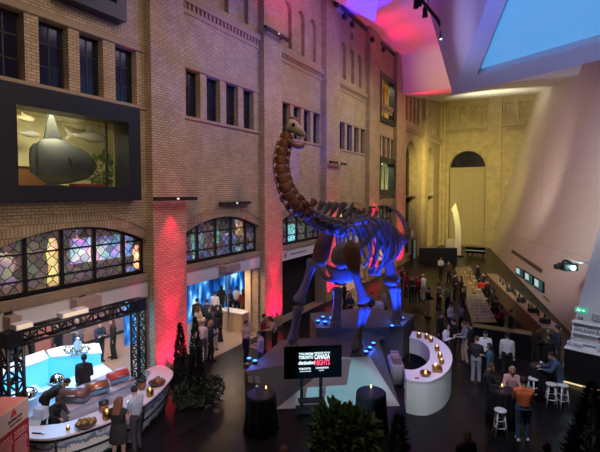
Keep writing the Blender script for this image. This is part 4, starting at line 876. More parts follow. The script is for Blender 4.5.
# --- red menu board
p0 = pz(-6,452,.4); A_, B_ = pd(-8,422.5,8.05), pd(27,397.5,9.05); zt = (A_.z+B_.z)/2; uu = V((B_.x-A_.x, B_.y-A_.y, 0)).normalized(); nn = V((uu.y,-uu.x,0)); wd_ = (B_-A_).length
A_.z = B_.z = 2.66
t = thing('menu_board', 'tall red menu board with a beige header standing at the bar corner', 'sign', (A_.x,A_.y,0), world=True)
RB = M('red board', (.34,.012,.01), .55); RBG = M('beige header', (.62,.5,.42), .6)
m = MB(); A0, B0 = V((A_.x,A_.y,0)), V((B_.x,B_.y,0))
m.hexa([A0, B0, B0-nn*.55, A0-nn*.55], [A_, B_, B_-nn*.55, A_-nn*.55]); m.build('body', M('salmon board side', (.55,.2,.17), .6), t)
fp = MB(); fp.slab([A0+nn*.004, B0+nn*.004, B_+nn*.004+V((0,0,-.42)), A_+nn*.004+V((0,0,-.42))], nn*.02); fp = fp.build('red_panel', RB, t)
hp_ = MB().slab([A_+nn*.004+V((0,0,-.42)), B_+nn*.004+V((0,0,-.42)), B_+nn*.004, A_+nn*.004], nn*.02).build('header_panel', RBG, t)
o0 = A_+nn*.026; s_ = wd_
for (x, z, w_) in ((s_*.55,-.06,.07),(s_*.59,-.115,.05),(s_*.50,-.115,.05)): MB().slab([o0+uu*(x-w_)+V((0,0,z-.06)), o0+uu*(x+w_)+V((0,0,z-.06)), o0+uu*x+V((0,0,z+.05))], nn*.004).build('logo_mark', M('red logo', (.6,.03,.03), .5), hp_)
m = MB(); text_mb('DESTINATION', .055, o0+uu*s_*.38+V((0,0,-.27)), uu*.8, V((0,0,1)), m, bold=.02); text_mb('ONTARIO', .055, o0+uu*s_*.42+V((0,0,-.36)), uu, V((0,0,1)), m, bold=.02); m.build('lettering', M('dark ink', (.05,.03,.03), .6), hp_)
m = MB(); rn = random.Random(5)
for col in (.1,.55):
    z = -.55
    while z > -1.55:
        x = s_*col
        while x < s_*(col+.36): w_ = rn.uniform(.02,.07); m.slab([o0+uu*x+V((0,0,z)), o0+uu*(x+w_)+V((0,0,z)), o0+uu*(x+w_)+V((0,0,z+.028)), o0+uu*x+V((0,0,z+.028))], nn*.002); x += w_+.02
        z -= .055 if rn.random() > .2 else .09
m.build('fine_print', M('pale print', (.75,.5,.45), .6), fp)
# --- central island bar, rear counter, glass bar
BLK = M('black bar panel', (.008,.008,.009), .45); OLIVE = M('timber counter', (.28,.2,.1), .5, noise=.2)
L0, L1 = pz(472,322,1.05), pz(455,268,1.05); K0, K1 = pz(497,322,1.05), pz(470,266,1.05)
t = thing('island_bar', 'long black island bar crowded with glassware running toward the far wall', 'bar counter', (-3,24,0), world=True)
MB().prism([L0, K0, K1, L1], 1.0, 1.05).build('countertop', M('yellow lit counter', (.2,.15,.07), .4), t)
c_ = (L0+K0+K1+L1)/4; MB().prism([c_+(p-c_)*.97 for p in (L0,K0,K1,L1)], 0, 1.0).build('body', BLK, t)
Q0, Q1 = pz(468,322,1.1), pz(532,331,1.1); qd = (Q1-Q0).normalized(); qn = V((-qd.y, qd.x, 0))
t = thing('island_bar_end', 'black front counter closing the near end of the island bar', 'bar counter', (Q0.x,Q0.y,0), world=True)
MB().prism([Q0-qn*.62, Q1-qn*.62, Q1-qn*.05, Q0-qn*.05], 1.05, 1.1).build('countertop', M('dark bar top', (.05,.04,.04), .3), t); MB().prism([Q0-qn*.58, Q1-qn*.58, Q1-qn*.1, Q0-qn*.1], 0, 1.05).build('body', BLK, t)
C0, C1 = pz(562,329,1.05), pz(497,274,1.05); cdv = (C1-C0).normalized(); cn = V((-cdv.y, cdv.x, 0))
t = thing('rear_counter', 'long timber rear counter along the leaning pink wall under the monitors', 'counter', (C0.x,C0.y,0), world=True)
MB().prism([C0, C0+cn*.75, C1+cn*.75, C1], 1.0, 1.05).build('countertop', M('timber top', (.45,.34,.2), .4, noise=.2), t); MB().prism([C0+cn*.05, C0+cn*.7, C1+cn*.7, C1+cn*.05], 0, 1.0).build('body', OLIVE, t)
g0, g1 = V((.71,18.17,0)), V((4.2,17.3,0)); gdv = (g1-g0).normalized(); gnn = V((-gdv.y, gdv.x, 0))
t = thing('glass_bar', 'black fronted bar with white shelves of glassware below the green exit sign', 'bar counter', g0, world=True)
MB().prism([g0+gnn*.06, g1+gnn*.06, g1+gnn*.6, g0+gnn*.6], .05, 1.3).build('body', BLK, t); MB().prism([g0, g1, g1+gnn*.62, g0+gnn*.62], 1.3, 1.35).build('countertop', M('white shelf', (.72,.72,.76), .4), t)
MB().prism([g0+gnn*.02, g1+gnn*.02, g1+gnn*.05, g0+gnn*.05], .03, .08).build('light_strip', M('warm strip', (.8,.6,.3), .4, emit=(1,.75,.4), es=.8), t)
for z in (1.27, 1.64, 2.04): 
    q = g0+gnn*1.05; MB().prism([q, q+gdv*3.4, q+gdv*3.4+gnn*.35, q+gnn*.35], z, z+.04).build('shelf', M('white shelf', (.72,.72,.76), .4), t)
MB().prism([g0+gnn*1.4, g0+gnn*1.4+gdv*3.4, g0+gnn*1.44+gdv*3.4, g0+gnn*1.44], 0, 2.08).build('back_panel', WHITEL, t)
for s in (0, 1.6, 3.3): MB().prism([g0+gdv*s+gnn*1.2, g0+gdv*(s+.04)+gnn*1.2, g0+gdv*(s+.04)+gnn*1.38, g0+gdv*s+gnn*1.38], 0, 2.08).build('upright', WHITEL, t)
# glassware
GL = M('pale glassware', (.72,.74,.8), .12, alpha=.75); GLY = M('amber glassware', (.7,.5,.12), .2, alpha=.85)
def glass_mesh():
    o = MB().lathe([(.035,0),(.034,.008),(.007,.014),(.007,.07),(.035,.1),(.042,.15),(.036,.19),(.033,.19),(.037,.15),(.03,.105)], (0,0,0), 8).build('wine_glass', GL); return o
proto = None
def glass(loc, label, group):
    global proto
    if proto is None: proto = glass_mesh(); o = proto
    else: o = proto.copy(); COL.objects.link(o)
    o.location = loc; tag(o, label, 'glass', group)
rn = random.Random(11)
for z, dd, lab, grp in ((1.35,.2,'empty stemmed glass in the rows on the lower white bar shelf','glasses on the lower bar shelf'),(1.35,.34,'empty stemmed glass in the rows on the lower white bar shelf','glasses on the lower bar shelf'),(1.68,1.14,'empty stemmed glass lined up on the middle white shelf','glasses on the middle bar shelf'),(1.68,1.26,'empty stemmed glass lined up on the middle white shelf','glasses on the middle bar shelf')):
    for k in range(13):
        if z < 1.5 and 5 <= k <= 8: continue
        glass(g0+gdv*(.08+.1*k)+gnn*dd+V((0,0,z)), lab, grp)
for i in range(9):
    for j in range(7):
        p = L0.lerp(K0, .12+.125*j).lerp(L1.lerp(K1, .12+.125*j), .02+.036*i); glass(p+V((rn.uniform(-.03,.03),rn.uniform(-.05,.05),0)), 'stemmed glass in the rows covering the near half of the island bar', 'rows of glasses on the island bar')
def bottle_mesh(h=.3):
    t = thing('wine_bottle', 'amber bottle on the yellow lit far half of the island bar', 'bottle', (0,0,0), group='bottles on the island bar')
    MB().lathe([(.036,0),(.038,.01),(.038,.17),(.03,.2),(.013,.23),(.013,h)], (0,0,0), 8).build('body', GLY, t); MB().lathe([(.015,h-.04),(.016,h),(.004,h+.004)], (0,0,0), 8).build('cap', M('bottle cap', (.5,.4,.15), .4), t); return t
bt = bottle_mesh(); first = True
for k in range(26):
    f = .42+.5*(k//3)/9; p = L0.lerp(K0, .2+.28*(k%3)).lerp(L1.lerp(K1, .2+.28*(k%3)), f)+V((rn.uniform(-.08,.08), rn.uniform(-.3,.3), 0))
    if first: bt.location = p; first = False
    else: dup(bt, p)
WPL = M('white plates', (.8,.76,.66), .4)
for k in range(12):
    f = .38+.045*k; s = .55+.3*(k%2); p = L0.lerp(K0, s).lerp(L1.lerp(K1, s), f)
    o = MB().lathe([(.06,0),(.13,.05+.02*(k%3)),(.12,.06+.02*(k%3)),(.02,.03)], (0,0,0), 12).build('serving_bowl', WPL if k % 3 else GOLD); o.location = p+V((0,0,0)); tag(o, 'white serving bowl among the bottles on the island bar' if k % 3 else 'gold serving bowl among the bottles on the island bar', 'bowl', 'white bowls on the island bar' if k % 3 else 'gold bowls on the island bar')
o = origin(MB().box(pz(483,288,1.05)+V((0,0,.16)), (.7,.3,.3), R(40)).build('red_crate', M('red crate', (.6,.03,.015), .5)), pz(483,288,1.05)); tag(o, 'bright red crate on the island bar beside the bartender', 'crate')
# bottles on the rear counter
DKB = M('dark bottle glass', (.03,.035,.02), .15)
t = thing('dark_bottle', 'dark bottle standing on the timber rear counter', 'bottle', C0.lerp(C1,.1)+cn*.3+V((0,0,0)), group='dark bottles on the rear counter'); MB().lathe([(.045,0),(.047,.01),(.047,.2),(.035,.24),(.015,.28),(.015,.36)], (0,0,0), 8).build('body', DKB, t); MB().lathe([(.017,.32),(.018,.36),(.004,.364)], (0,0,0), 8).build('cap', GOLD, t)
for k in range(1, 16): dup(t, C0.lerp(C1, .1+.045*k+rn.uniform(-.01,.01))+cn*rn.uniform(.2,.5))
for k in range(4):
    p = C0.lerp(C1, (.06,.2,.36,.55)[k])+cn*.45; o = MB().box((0,0,.11), (.4,.3,.22), R(20)).build('drinks_box', M('dark box', (.05,.04,.035), .6) if k != 1 else DARK); o.location = p
    tag(o, ('dark box on the near end of the rear counter under the wall lamp','black box on the rear counter below the last monitor','dark box on the rear counter below the monitors','dark box near the far end of the rear counter')[k], 'box')
# ================================================================ PEOPLE
# One body per pose is grown as a single continuous surface (overlapping limbs fused), then clothed; copies share the meshes.
SKINM = {k: M('skin '+k, c, .55) for k, c in {'light': (.55,.33,.24), 'tan': (.42,.24,.15), 'brown': (.2,.1,.055), 'pale': (.62,.42,.33)}.items()}
EYEM, LIPM = M('eye', (.03,.02,.02), .2), M('lip', (.4,.14,.12), .5)
def cap_rings(mb, p, q, r1, r2, n=12):
    p, q = V(p), V(q); d = q-p
    if d.length < 1e-5: d = V((0,0,1e-3)); q = p+d
    t = d.normalized(); u = V((0,0,1)) if abs(t.z) < .9 else V((0,1,0)); a = t.cross(u).normalized(); b = a.cross(t)
    rings = []
    for k in range(5):
        s = -math.pi/2*(1-k/4*.96)*.98; rings.append((p+t*r1*math.sin(s), r1*math.cos(s)))
    for k in range(5):
        s = math.pi/2*(.04+k/4*.96)*.98; rings.append((q+t*r2*math.sin(s), r2*math.cos(s)))
    mb.loft([[c+a*r*math.cos(2*math.pi*i/n)+b*r*math.sin(2*math.pi*i/n) for i in range(n)] for c, r in rings])
def fuse(mb, name, vox):
    me = bpy.data.meshes.new('tmp'); me.from_pydata([tuple(p) for p in mb.v], [], mb.f)
    bm = bmesh.new(); bm.from_mesh(me); bmesh.ops.recalc_face_normals(bm, faces=bm.faces); bm.to_mesh(me); bm.free()
    o = bpy.data.objects.new('tmp', me); COL.objects.link(o)
    md = o.modifiers.new('r', 'REMESH'); md.mode = 'VOXEL'; md.voxel_size = vox
    sm = o.modifiers.new('s', 'SMOOTH'); sm.factor = .5; sm.iterations = 2
    dc = o.modifiers.new('d', 'DECIMATE'); dc.ratio = .35
    dg = bpy.context.evaluated_depsgraph_get(); dg.update(); out = bpy.data.meshes.new_from_object(o.evaluated_get(dg)); out.name = name
    bpy.data.objects.remove(o); bpy.data.meshes.remove(me)
    out.polygons.foreach_set('use_smooth', [True]*len(out.polygons)); return out
def rx(v, a): c, s = math.cos(a), math.sin(a); v = V(v); return V((v.x, v.y*c-v.z*s, v.y*s+v.z*c))
ARM = {'down': ((.12,.05,-1),(.05,.18,-1)), 'hold': ((.12,.12,-1),(-.35,.85,.35)), 'front': ((.1,.3,-1),(-.3,1,.05)), 'drink': ((.2,.5,-.8),(-.35,.4,.85)),
       'hip': ((.5,-.15,-.8),(-.65,.35,-.55)), 'reach': ((.05,.8,-.6),(0,1,-.25)), 'table': ((.2,.55,-.8),(-.3,1,-.02)), 'low': ((.05,.35,-1),(0,.6,-.8)), 'cross': ((.1,.3,-1),(-1,.35,.12))}
POSES = {'stand': dict(l='down', r='down'), 'hold': dict(l='down', r='hold', hy=.2), 'both': dict(l='front', r='front', hp=.35), 'drink': dict(l='down', r='drink', hy=-.2), 'hip': dict(l='hip', r='hold', hy=.3),
         'bend': dict(l='low', r='low', lean=.95, hp=.2), 'lean': dict(l='table', r='table', lean=.3, hp=.25), 'stride': dict(l='down', r='down', st=.3), 'reach': dict(l='reach', r='hold', lean=.15, hp=.3), 'sit': dict(l='table', r='table', sit=1, hp=.2), 'cross': dict(l='cross', r='cross', hy=-.15)}
def skel(pose):
    q = POSES[pose]; lean = q.get('lean', 0); J = {}; st = q.get('st', .04); sit = q.get('sit', 0)
    pel = V((0,0,.95)) if not sit else V((0,-.1,.83)); J['pel'] = pel
    T = lambda v: pel+rx(V(v), -lean)
    J['waist'] = T((0,0,.15)); J['chest'] = T((0,.01,.36)); J['neck'] = T((0,0,.52))
    hp, hy = q.get('hp', .08), q.get('hy', 0); J['hp'] = hp+lean*.75; J['hy'] = hy
    J['head'] = J['neck']+rx(V((0,.03,.15)), -(lean*.75+hp*.6))
    for s, k in ((-1,'l'), (1,'r')):
        J['sh'+k] = T((s*.178,0,.445)); a, b = ARM[q[k]]
        d1 = V((s*a[0], a[1], a[2])).normalized(); d2 = V((s*b[0], b[1], b[2])).normalized()
        if lean < .5: pass
        J['el'+k] = J['sh'+k]+d1*.29; J['wr'+k] = J['el'+k]+d2*.25; J['hd'+k] = d2
        J['hip'+k] = pel+V((s*.09,0,-.03))
        if sit: J['kn'+k] = pel+V((s*.15,.4,-.05)); J['an'+k] = J['kn'+k]+V((0,-.06,-.4))
        else: J['kn'+k] = V((s*.1, .03+s*st*.5+(-.05 if lean > .5 else 0), .5)); J['an'+k] = V((s*.11, -.02+s*st*(1 if s > 0 else .8)+(-.08 if lean > .5 else 0), .08))
    return J
def headM(J): return Matrix.Rotation(J['hy'], 3, 'Z') @ Matrix.Rotation(-J['hp'], 3, 'X')
_pm = {}
def body_mesh(pose):
    if ('b', pose) in _pm: return _pm['b', pose]
    J = skel(pose); m = MB(); H = headM(J); h = J['head']; P = lambda v: h+H@V(v)
    m.ell(h+H@V((0,0,.02)), (.076,.094,.112), 16, 12, M3=H); m.ell(P((0,.035,-.055)), (.052,.06,.062), 12, 8, M3=H)
    cap_rings(m, P((0,.092,.012)), P((0,.112,-.022)), .011, .016, 8); cap_rings(m, P((0,.09,-.058)), P((0,.094,-.058)), .02, .02, 8)
    for s in (-1, 1): m.ell(P((s*.078,-.005,-.005)), (.012,.024,.034), 8, 6, M3=H); m.ell(P((s*.031,.08,.012)), (.016,.012,.012), 8, 6, M3=H)
    cap_rings(m, J['neck']-V((0,0,.03)), h+H@V((0,-.015,-.05)), .058, .052)
    cap_rings(m, J['pel']+V((-.05,0,0)), J['pel']+V((.05,0,0)), .1, .1); cap_rings(m, J['pel'], J['waist'], .1, .095); cap_rings(m, J['waist'], J['chest'], .098, .1)
    for s, k in ((-1,'l'), (1,'r')):
        cap_rings(m, J['waist'].lerp(J['chest'],.3)+V((s*.05,0,0)), J['sh'+k]+V((-s*.07,0,-.08)), .085, .085); cap_rings(m, J['chest'].lerp(J['neck'],.75), J['sh'+k], .07, .062)
        cap_rings(m, J['sh'+k], J['el'+k], .055, .042); cap_rings(m, J['el'+k], J['wr'+k], .041, .027)
        cap_rings(m, J['hip'+k], J['kn'+k], .09, .058); cap_rings(m, J['kn'+k], J['an'+k].lerp(J['kn'+k],.62), .057, .06); cap_rings(m, J['an'+k].lerp(J['kn'+k],.6), J['an'+k], .058, .036)
        a = J['an'+k]; cap_rings(m, a-V((0,.03,.03)), a+V((0,.15,-.045)), .038, .028)
        d = J['hd'+k]; w = J['wr'+k]; side = V((s,0,0)); side = (side-d*side.dot(d)).normalized(); pn = d.cross(side).normalized()
        if pn.z > 0: pn = -pn
        for c in (-1, 0, 1): cap_rings(m, w+d*.02, w+d*.085+side*c*.026, .018, .015, 8)
        for i, ln in enumerate((.068,.082,.076,.058)):                       # four fingers of their own length, bent at the knuckle
            b0 = w+d*.088+side*s*(-.033+.022*i)*s; d2 = (d*.85+pn*.5).normalized(); d3 = (d*.35+pn*.95).normalized()
            cap_rings(m, b0, b0+d2*ln*.55, .0095, .009, 8); cap_rings(m, b0+d2*ln*.55, b0+d2*ln*.55+d3*ln*.5, .009, .0078, 8)
        t0 = w+d*.03-side*.024; cap_rings(m, t0, t0-side*.035+d*.035+pn*.01, .012, .011, 8); cap_rings(m, t0-side*.035+d*.035+pn*.01, t0-side*.03+d*.07+pn*.025, .011, .009, 8)
    me = fuse(m, 'person_body', .0085)
    for x in (SKINM['light'], EYEM, LIPM): me.materials.append(x)
    eyes = [P((s*.031,.094,.014)) for s in (-1, 1)]; lip = P((0,.112,-.058))
    for p in me.polygons:
        c = p.center
        if any((c-e).length < .014 for e in eyes): p.material_index = 1
        elif abs((H.transposed()@(c-lip)).x) < .024 and abs((H.transposed()@(c-lip)).z) < .009 and (c-lip).length < .035: p.material_index = 2
    _pm['b', pose] = me; return me
def cloth_mesh(kind, pose):
    if (kind, pose) in _pm: return _pm[kind, pose]
    J = skel(pose); m = MB()
    long = kind in ('long', 'jacket'); g = .02 if kind == 'jacket' else 0
    if kind in ('long', 'short', 'jacket', 'dress'):
        hem = J['pel']+(J['waist']-J['pel'])*(.35 if kind != 'jacket' else -.35)
        for s, k in ((-1,'l'), (1,'r')):
            cap_rings(m, hem+V((s*.055,0,0)), J['waist']+V((s*.05,0,0)), .112+g, .112+g); cap_rings(m, J['waist']+V((s*.05,0,0)), J['sh'+k]+V((-s*.075,0,-.07)), .114+g, .115+g)
            cap_rings(m, J['chest'].lerp(J['neck'],.78), J['sh'+k]-V((s*.01,0,.005)), .074+g*.5, .077+g*.5)
            if kind != 'dress': cap_rings(m, J['sh'+k], J['el'+k] if long else J['sh'+k].lerp(J['el'+k],.65), .068+g*.5, .056+g*.4)
            if long: cap_rings(m, J['el'+k], J['el'+k].lerp(J['wr'+k],.93), .055+g*.4, .041+g*.3)
        cap_rings(m, hem.lerp(J['waist'],.25), J['waist'], .128+g, .124+g); cap_rings(m, J['waist'], J['chest'], .124+g, .128+g); cap_rings(m, J['chest'], J['chest'].lerp(J['neck'],.88), .126+g, .07)
    if kind == 'dress':
        P0 = J['pel']
        m.loft([[P0+V((r*1.1*math.cos(a), r*.85*math.sin(a), z)) for a in [2*math.pi*i/18 for i in range(18)]] for z, r in ((.12,.14),(0,.18),(-.15,.2),(-.35,.215),(-.42,.22),(-.425,.1))])
    if kind in ('trousers', 'shorts'):
        cap_rings(m, J['pel']+V((-.055,0,.06)), J['pel']+V((.055,0,.06)), .117, .117); cap_rings(m, J['pel']+V((-.05,0,-.04)), J['pel']+V((.05,0,-.04)), .12, .12)
        for s, k in ((-1,'l'), (1,'r')):
            cap_rings(m, J['hip'+k], J['kn'+k], .105, .077)
            if kind == 'trousers': cap_rings(m, J['kn'+k], J['an'+k]+V((0,0,.02)), .077, .062)
    if kind == 'skirt':
        P0 = J['pel']; m.loft([[P0+V((r*1.1*math.cos(a), r*.85*math.sin(a), z)) for a in [2*math.pi*i/18 for i in range(18)]] for z, r in ((.1,.13),(.09,.15),(0,.18),(-.2,.2),(-.42,.2),(-.425,.1))])
    me = fuse(m, kind, .013); me.materials.append(M('cloth', (.1,.1,.1), .85)); _pm[kind, pose] = me; return me
def shoe_mesh(pose, k):
    if ('shoe'+k, pose) in _pm: return _pm['shoe'+k, pose]
    a = skel(pose)['an'+k]; m = MB(); b = a.z-.08
    m.loft([[V((a.x+w*math.cos(t), a.y+y, max(b+.004, b+.045*f+hz*math.sin(t)))) for t in [2*math.pi*i/12 for i in range(12)]] for y, w, hz, f in ((-.075,.015,.02,1),(-.06,.042,.075,1),(0,.047,.08,1),(.07,.05,.045,.9),(.15,.046,.035,.8),(.195,.025,.02,.7),(.203,.008,.008,.7))])
    me = bpy.data.meshes.new('shoe'); me.from_pydata([tuple(p) for p in m.v], [], m.f); me.polygons.foreach_set('use_smooth', [True]*len(me.polygons)); me.materials.append(DARK); _pm['shoe'+k, pose] = me; return me
def hair_mesh(kind, pose):
    if ('hair'+kind, pose) in _pm: return _pm['hair'+kind, pose]
    J = skel(pose); H = headM(J); h = J['head']; P = lambda v: h+H@V(v); m = MB()
    if kind == 'cap_hat': m.ell(P((0,-.008,.06)), (.088,.105,.085), 16, 10, M3=H); m.loft([[P((.075*math.cos(a), .06+.12*math.sin(a) if math.sin(a) > 0 else .06, .055+dz)) for a in [math.pi*2*i/16 for i in range(16)]] for dz in (0,.014)])
    else:
        m.ell(P((0,-.022,.045)), (.087,.092,.103), 16, 12, M3=H); m.ell(P((0,.02,.098)), (.066,.062,.04), 12, 8, M3=H)
        if kind in ('long', 'bob'):
            e = -.3 if kind == 'long' else -.1
            for x in (-.06,-.03,0,.03,.06): cap_rings(m, P((x,-.06,.02)), P((x*1.15,-.075,e)), .05, .035, 10)
            for s in (-1, 1): cap_rings(m, P((s*.07,0,.05)), P((s*.085,-.005,e*.75)), .03, .026, 10)
        if kind == 'bun': m.ell(P((0,-.11,.09)), (.045,.045,.045), 12, 8)
        if kind == 'pony': cap_rings(m, P((0,-.1,.06)), P((0,-.13,-.16)), .035, .02, 10)
    me = fuse(m, 'hair', .011); me.materials.append(DARK); _pm['hair'+kind, pose] = me; return me
HAIR = {'black': (.012,.01,.009), 'brown': (.07,.035,.02), 'auburn': (.13,.05,.025), 'blond': (.38,.25,.11), 'grey': (.28,.27,.26), 'cap': (.02,.02,.02)}
CC = {'black': (.012,.012,.014), 'charcoal': (.035,.035,.04), 'navy': (.02,.03,.06), 'white': (.68,.68,.72), 'cream': (.58,.5,.4), 'beige': (.4,.3,.2), 'grey': (.25,.26,.29), 'bluegrey': (.32,.37,.46), 'teal': (.03,.11,.14), 'denim': (.05,.09,.16),
      'orange': (.72,.16,.05), 'red': (.2,.018,.022), 'pink': (.55,.32,.32), 'peach': (.62,.38,.28), 'brown': (.13,.07,.04), 'blue': (.06,.12,.3), 'plaid': (.2,.19,.2), 'green': (.05,.13,.06)}
def setm(o, mat, slot=0): o.material_slots[slot].link = 'OBJECT'; o.material_slots[slot].material = mat
def person(label, at, face, pose='stand', top=('long','black'), bottom=('trousers','black'), hair=('short','black'), skin='light', h=1.74, shoe='black', group=None, hold=None, z=0, w=1.0):
    """at = (px, py) of the crown of the head in the photo; face: 0 towards the camera, 90 towards image right, 180 away"""
    J = skel(pose); k = h/1.745; hz = (J['head'].z+.14)*k; q = POSES[pose]
    p = pz(at[0], at[1], hz+z)
    vd = V((p.x, p.y, 0)).normalized(); rt = V((vd.y, -vd.x, 0)); f = R(face); d = -vd*math.cos(f)+rt*math.sin(f); rz = math.atan2(-d.x, d.y)
    off = Matrix.Rotation(rz, 3, 'Z') @ (V((J['head'].x, J['head'].y, 0))*k)
    o = bpy.data.objects.new('person', body_mesh(pose)); COL.objects.link(o); o.location = (p.x-off.x, p.y-off.y, z); o.rotation_euler = (0,0,rz); o.scale = (k*w, k*w, k)
    setm(o, SKINM[skin]); tag(o, label, 'person', group)
    def child(name, me, mat): c = bpy.data.objects.new(name, me); COL.objects.link(c); c.parent = o; setm(c, mat); return c
    cm = lambda n: M('cloth '+n, CC[n], .85)
    nm = {'long': 'shirt', 'short': 'shirt', 'jacket': 'jacket', 'dress': 'dress'}
    child(nm[top[0]], cloth_mesh(top[0], pose), cm(top[1]))
    if bottom and top[0] != 'dress': child(bottom[0], cloth_mesh(bottom[0], pose), cm(bottom[1]))
    if hair: child('cap' if hair[0] == 'cap_hat' else 'hair', hair_mesh(hair[0], pose), M('hair '+hair[1], HAIR[hair[1]], .7))
    for s in 'lr': child('shoe', shoe_mesh(pose, s), cm(shoe))
    if hold:
        kk, side = hold; hp = J['wr'+side]+J['hd'+side]*.11+V((0,0,-.0)); hp = Matrix.Rotation(rz, 3, 'Z')@V((hp.x*k*w, hp.y*k*w, hp.z*k))+V(o.location)
        if kk == 'drink': t = thing('drink_glass', 'drink glass held by the '+label[:1].lower()+label[1:], 'glass', hp-V((0,0,.05))); MB().lathe([(.03,0),(.036,.1),(.033,.1),(.026,.01)], (0,0,0), 10).build('glass', M('drink glass', (.75,.7,.6), .1, alpha=.6), t); MB().lathe([(.025,.012),(.031,.065),(.0,.067)], (0,0,0), 10).build('drink', M('amber drink', (.5,.25,.05), .2), t); t['label'] = hold_label(label)
        if kk == 'phone': t = thing('phone', hold_label(label, 'lit phone'), 'phone', hp, rz); MB().box((0,.0,.03), (.075,.01,.15)).build('case', DARK, t); MB().box((0,-.006,.03), (.066,.002,.135)).build('screen', M('phone screen', (.1,.1,.1), .2, emit=(.6,.75,1), es=2), t)
        if kk == 'bag': t = thing('handbag', hold_label(label, 'black handbag'), 'bag', hp-V((0,0,.42)), rz); MB().box((0,0,.12), (.26,.1,.22)).build('body', BCL, t); MB().path([(-.09,0,.22),(-.07,0,.4),(.07,0,.4),(.09,0,.22)], .008, 5).build('strap', BCL, t)
    return o
def hold_label(label, what='small drink glass'):
    w = label.split(); return what+' held by the '+' '.join(w[:9])
# --- behind and in front of the printed bar
P = person
P('server in black bending forward over the low platform behind the bar', (66,378), 75, 'bend', ('jacket','black'), ('trousers','black'), ('short','black'), 'tan')
P('server in black with a dark cap sitting behind the bar beside the red menu board', (58,396), 30, 'lean', ('long','black'), ('trousers','black'), ('cap_hat','cap'), 'tan', h=1.5)
P('standing server in a black jacket seen from behind at the cyan counter', (84,354), 165, 'hold', ('jacket','black'), ('trousers','black'), ('pony','black'), 'light', h=1.78)
P('guest with long brown hair and a black dress standing at the printed bar', (119,397), 150, 'both', ('dress','black'), None, ('long','auburn'), 'light', h=1.66, w=1.08)
P('guest in a pale blue grey sweater and dark trousers at the printed bar', (134,386), -140, 'both', ('long','bluegrey'), ('trousers','charcoal'), ('short','black'), 'light', h=1.76, hold=('phone','r'))
# --- inside the first archway
for a in (((12,331),20,'stand','navy','charcoal','short','brown','figure in navy inside the gallery behind the truss tower nearest the red board'),((32,326),100,'hold','brown','black','short','black','figure in brown inside the first archway under the fascia projector'),((58,323),-60,'stand','black','black','bob','black','figure in black near the middle of the truss beam in the gallery'),((77,318),10,'hip','plaid','denim','short','grey','figure in a patterned shirt directly behind the glass dispenser'),
          ((100,321),30,'cross','navy','charcoal','short','brown','figure in navy with folded arms at the bar gallery by the standing server'),((112,318),-80,'stand','black','black','long','brown','figure in black with long hair near the lit doorway behind the truss')):
    P(a[7], a[0], a[1], a[2], ('long',a[3]), ('trousers',a[4]), (a[5],a[6]), 'light', h=1.72)
# --- the second archway
for a in (((197,298),180,'stand','black','black','short','black','dark figure at the edge of the blue projection beside the brick pillar'),((207,299),170,'hold','navy','black','short','brown','dark figure facing the blue projection second from the pillar'),((215,291),160,'stand','white','charcoal','short','black','figure in a white shirt against the brightest part of the projection'),((221,285),190,'stand','black','black','long','black','dark long haired figure silhouetted high on the blue projection'),
          ((229,289),20,'hold','black','black','short','brown','dark figure facing the camera before the blue projection'),((237,286),150,'stand','white','black','bun','brown','figure in white top and black trousers near the cream door jamb'),((243,289),200,'hip','red','brown','long','black','figure in dark red beside the cream door jamb'),
          ((199,306),60,'both','cream','beige','long','brown','guest in cream with long brown hair inside the second archway'),((210,307),-30,'hold','black','black','short','brown','guest in black facing out of the second archway'),((219,305),-70,'stand','black','black','long','black','guest in black near the middle of the second archway with long hair'),
          ((203,320),150,'stand','white','denim','short','grey','guest in a white top and jeans just outside the second archway'),((211,320),110,'hold','navy','black','bob','blond','guest in navy with fair bobbed hair outside the second archway'),((214,312),-150,'hip','charcoal','cream','bob','brown','guest in dark top and cream trousers at the second archway threshold')):
    P(a[7], a[0], a[1], a[2], ('long',a[3]), ('trousers',a[4]), (a[5],a[6]), 'light', h=1.72)
P('man in a peach shirt and dark trousers talking at the plinth corner', (246.5,320), 60, 'hold', ('long','peach'), ('trousers','black'), ('short','brown'), 'light', h=1.8, shoe='cream', hold=('drink','r'))
P('woman in a pale pink jacket facing the man in peach by the plinth corner', (259,331), -100, 'both', ('jacket','pink'), ('trousers','charcoal'), ('short','brown'), 'light', h=1.66)
P('guest in red standing close beside the second brick pillar', (264,314), 80, 'hold', ('long','red'), ('trousers','black'), ('short','black'), 'light', h=1.7)
P('guest in a peach top leaning by the second brick pillar', (270,316), -70, 'lean', ('long','peach'), ('trousers','black'), ('long','brown'), 'light', h=1.66)
# --- far side, between the dinosaur legs
for a in (((345,281),90,'hold','black','black','short','brown','dark figure seen just past the bent front leg of the dinosaur'),((361,278),-60,'stand','black','black','short','black','dark figure directly under the dinosaur ribs in the distance'),((350,293),20,'cross','navy','black','long','brown','figure in navy between the dinosaur front legs'),((372,292),60,'both','blue','black','short','black','figure in blue under the dinosaur belly'),((379,296),-40,'hold','white','charcoal','short','brown','figure in white just before the near hind leg'),((384,293),-90,'stand','grey','black','bob','grey','figure in grey hidden partly by the near hind leg'),
          ((402,267),100,'hold','black','black','short','brown','tall figure in black by the pillar past the tail'),((406,271),-60,'stand','red','charcoal','long','black','figure in dark red by the pillar past the tail'),((399,281),60,'stand','brown','black','short','brown','figure in brown just beyond the near hind leg'),
          ((412,276),20,'cross','black','black','short','brown','man in a black shirt facing the camera beyond the white curved bar'),((417.5,275),-30,'stand','red','black','bob','brown','woman in dark red standing between the man in black and the one in white'),((423,274),-120,'hold','white','grey','short','blond','fair haired guest in a white top at the far crowd'),((429,287),110,'front','black','beige','short','brown','guest in a black jacket and beige trousers holding a plate')):
    P(a[7], a[0], a[1], 'both' if a[2] == 'front' else a[2], ('long',a[3]), ('trousers',a[4]), (a[5],a[6]), 'light', h=1.74)
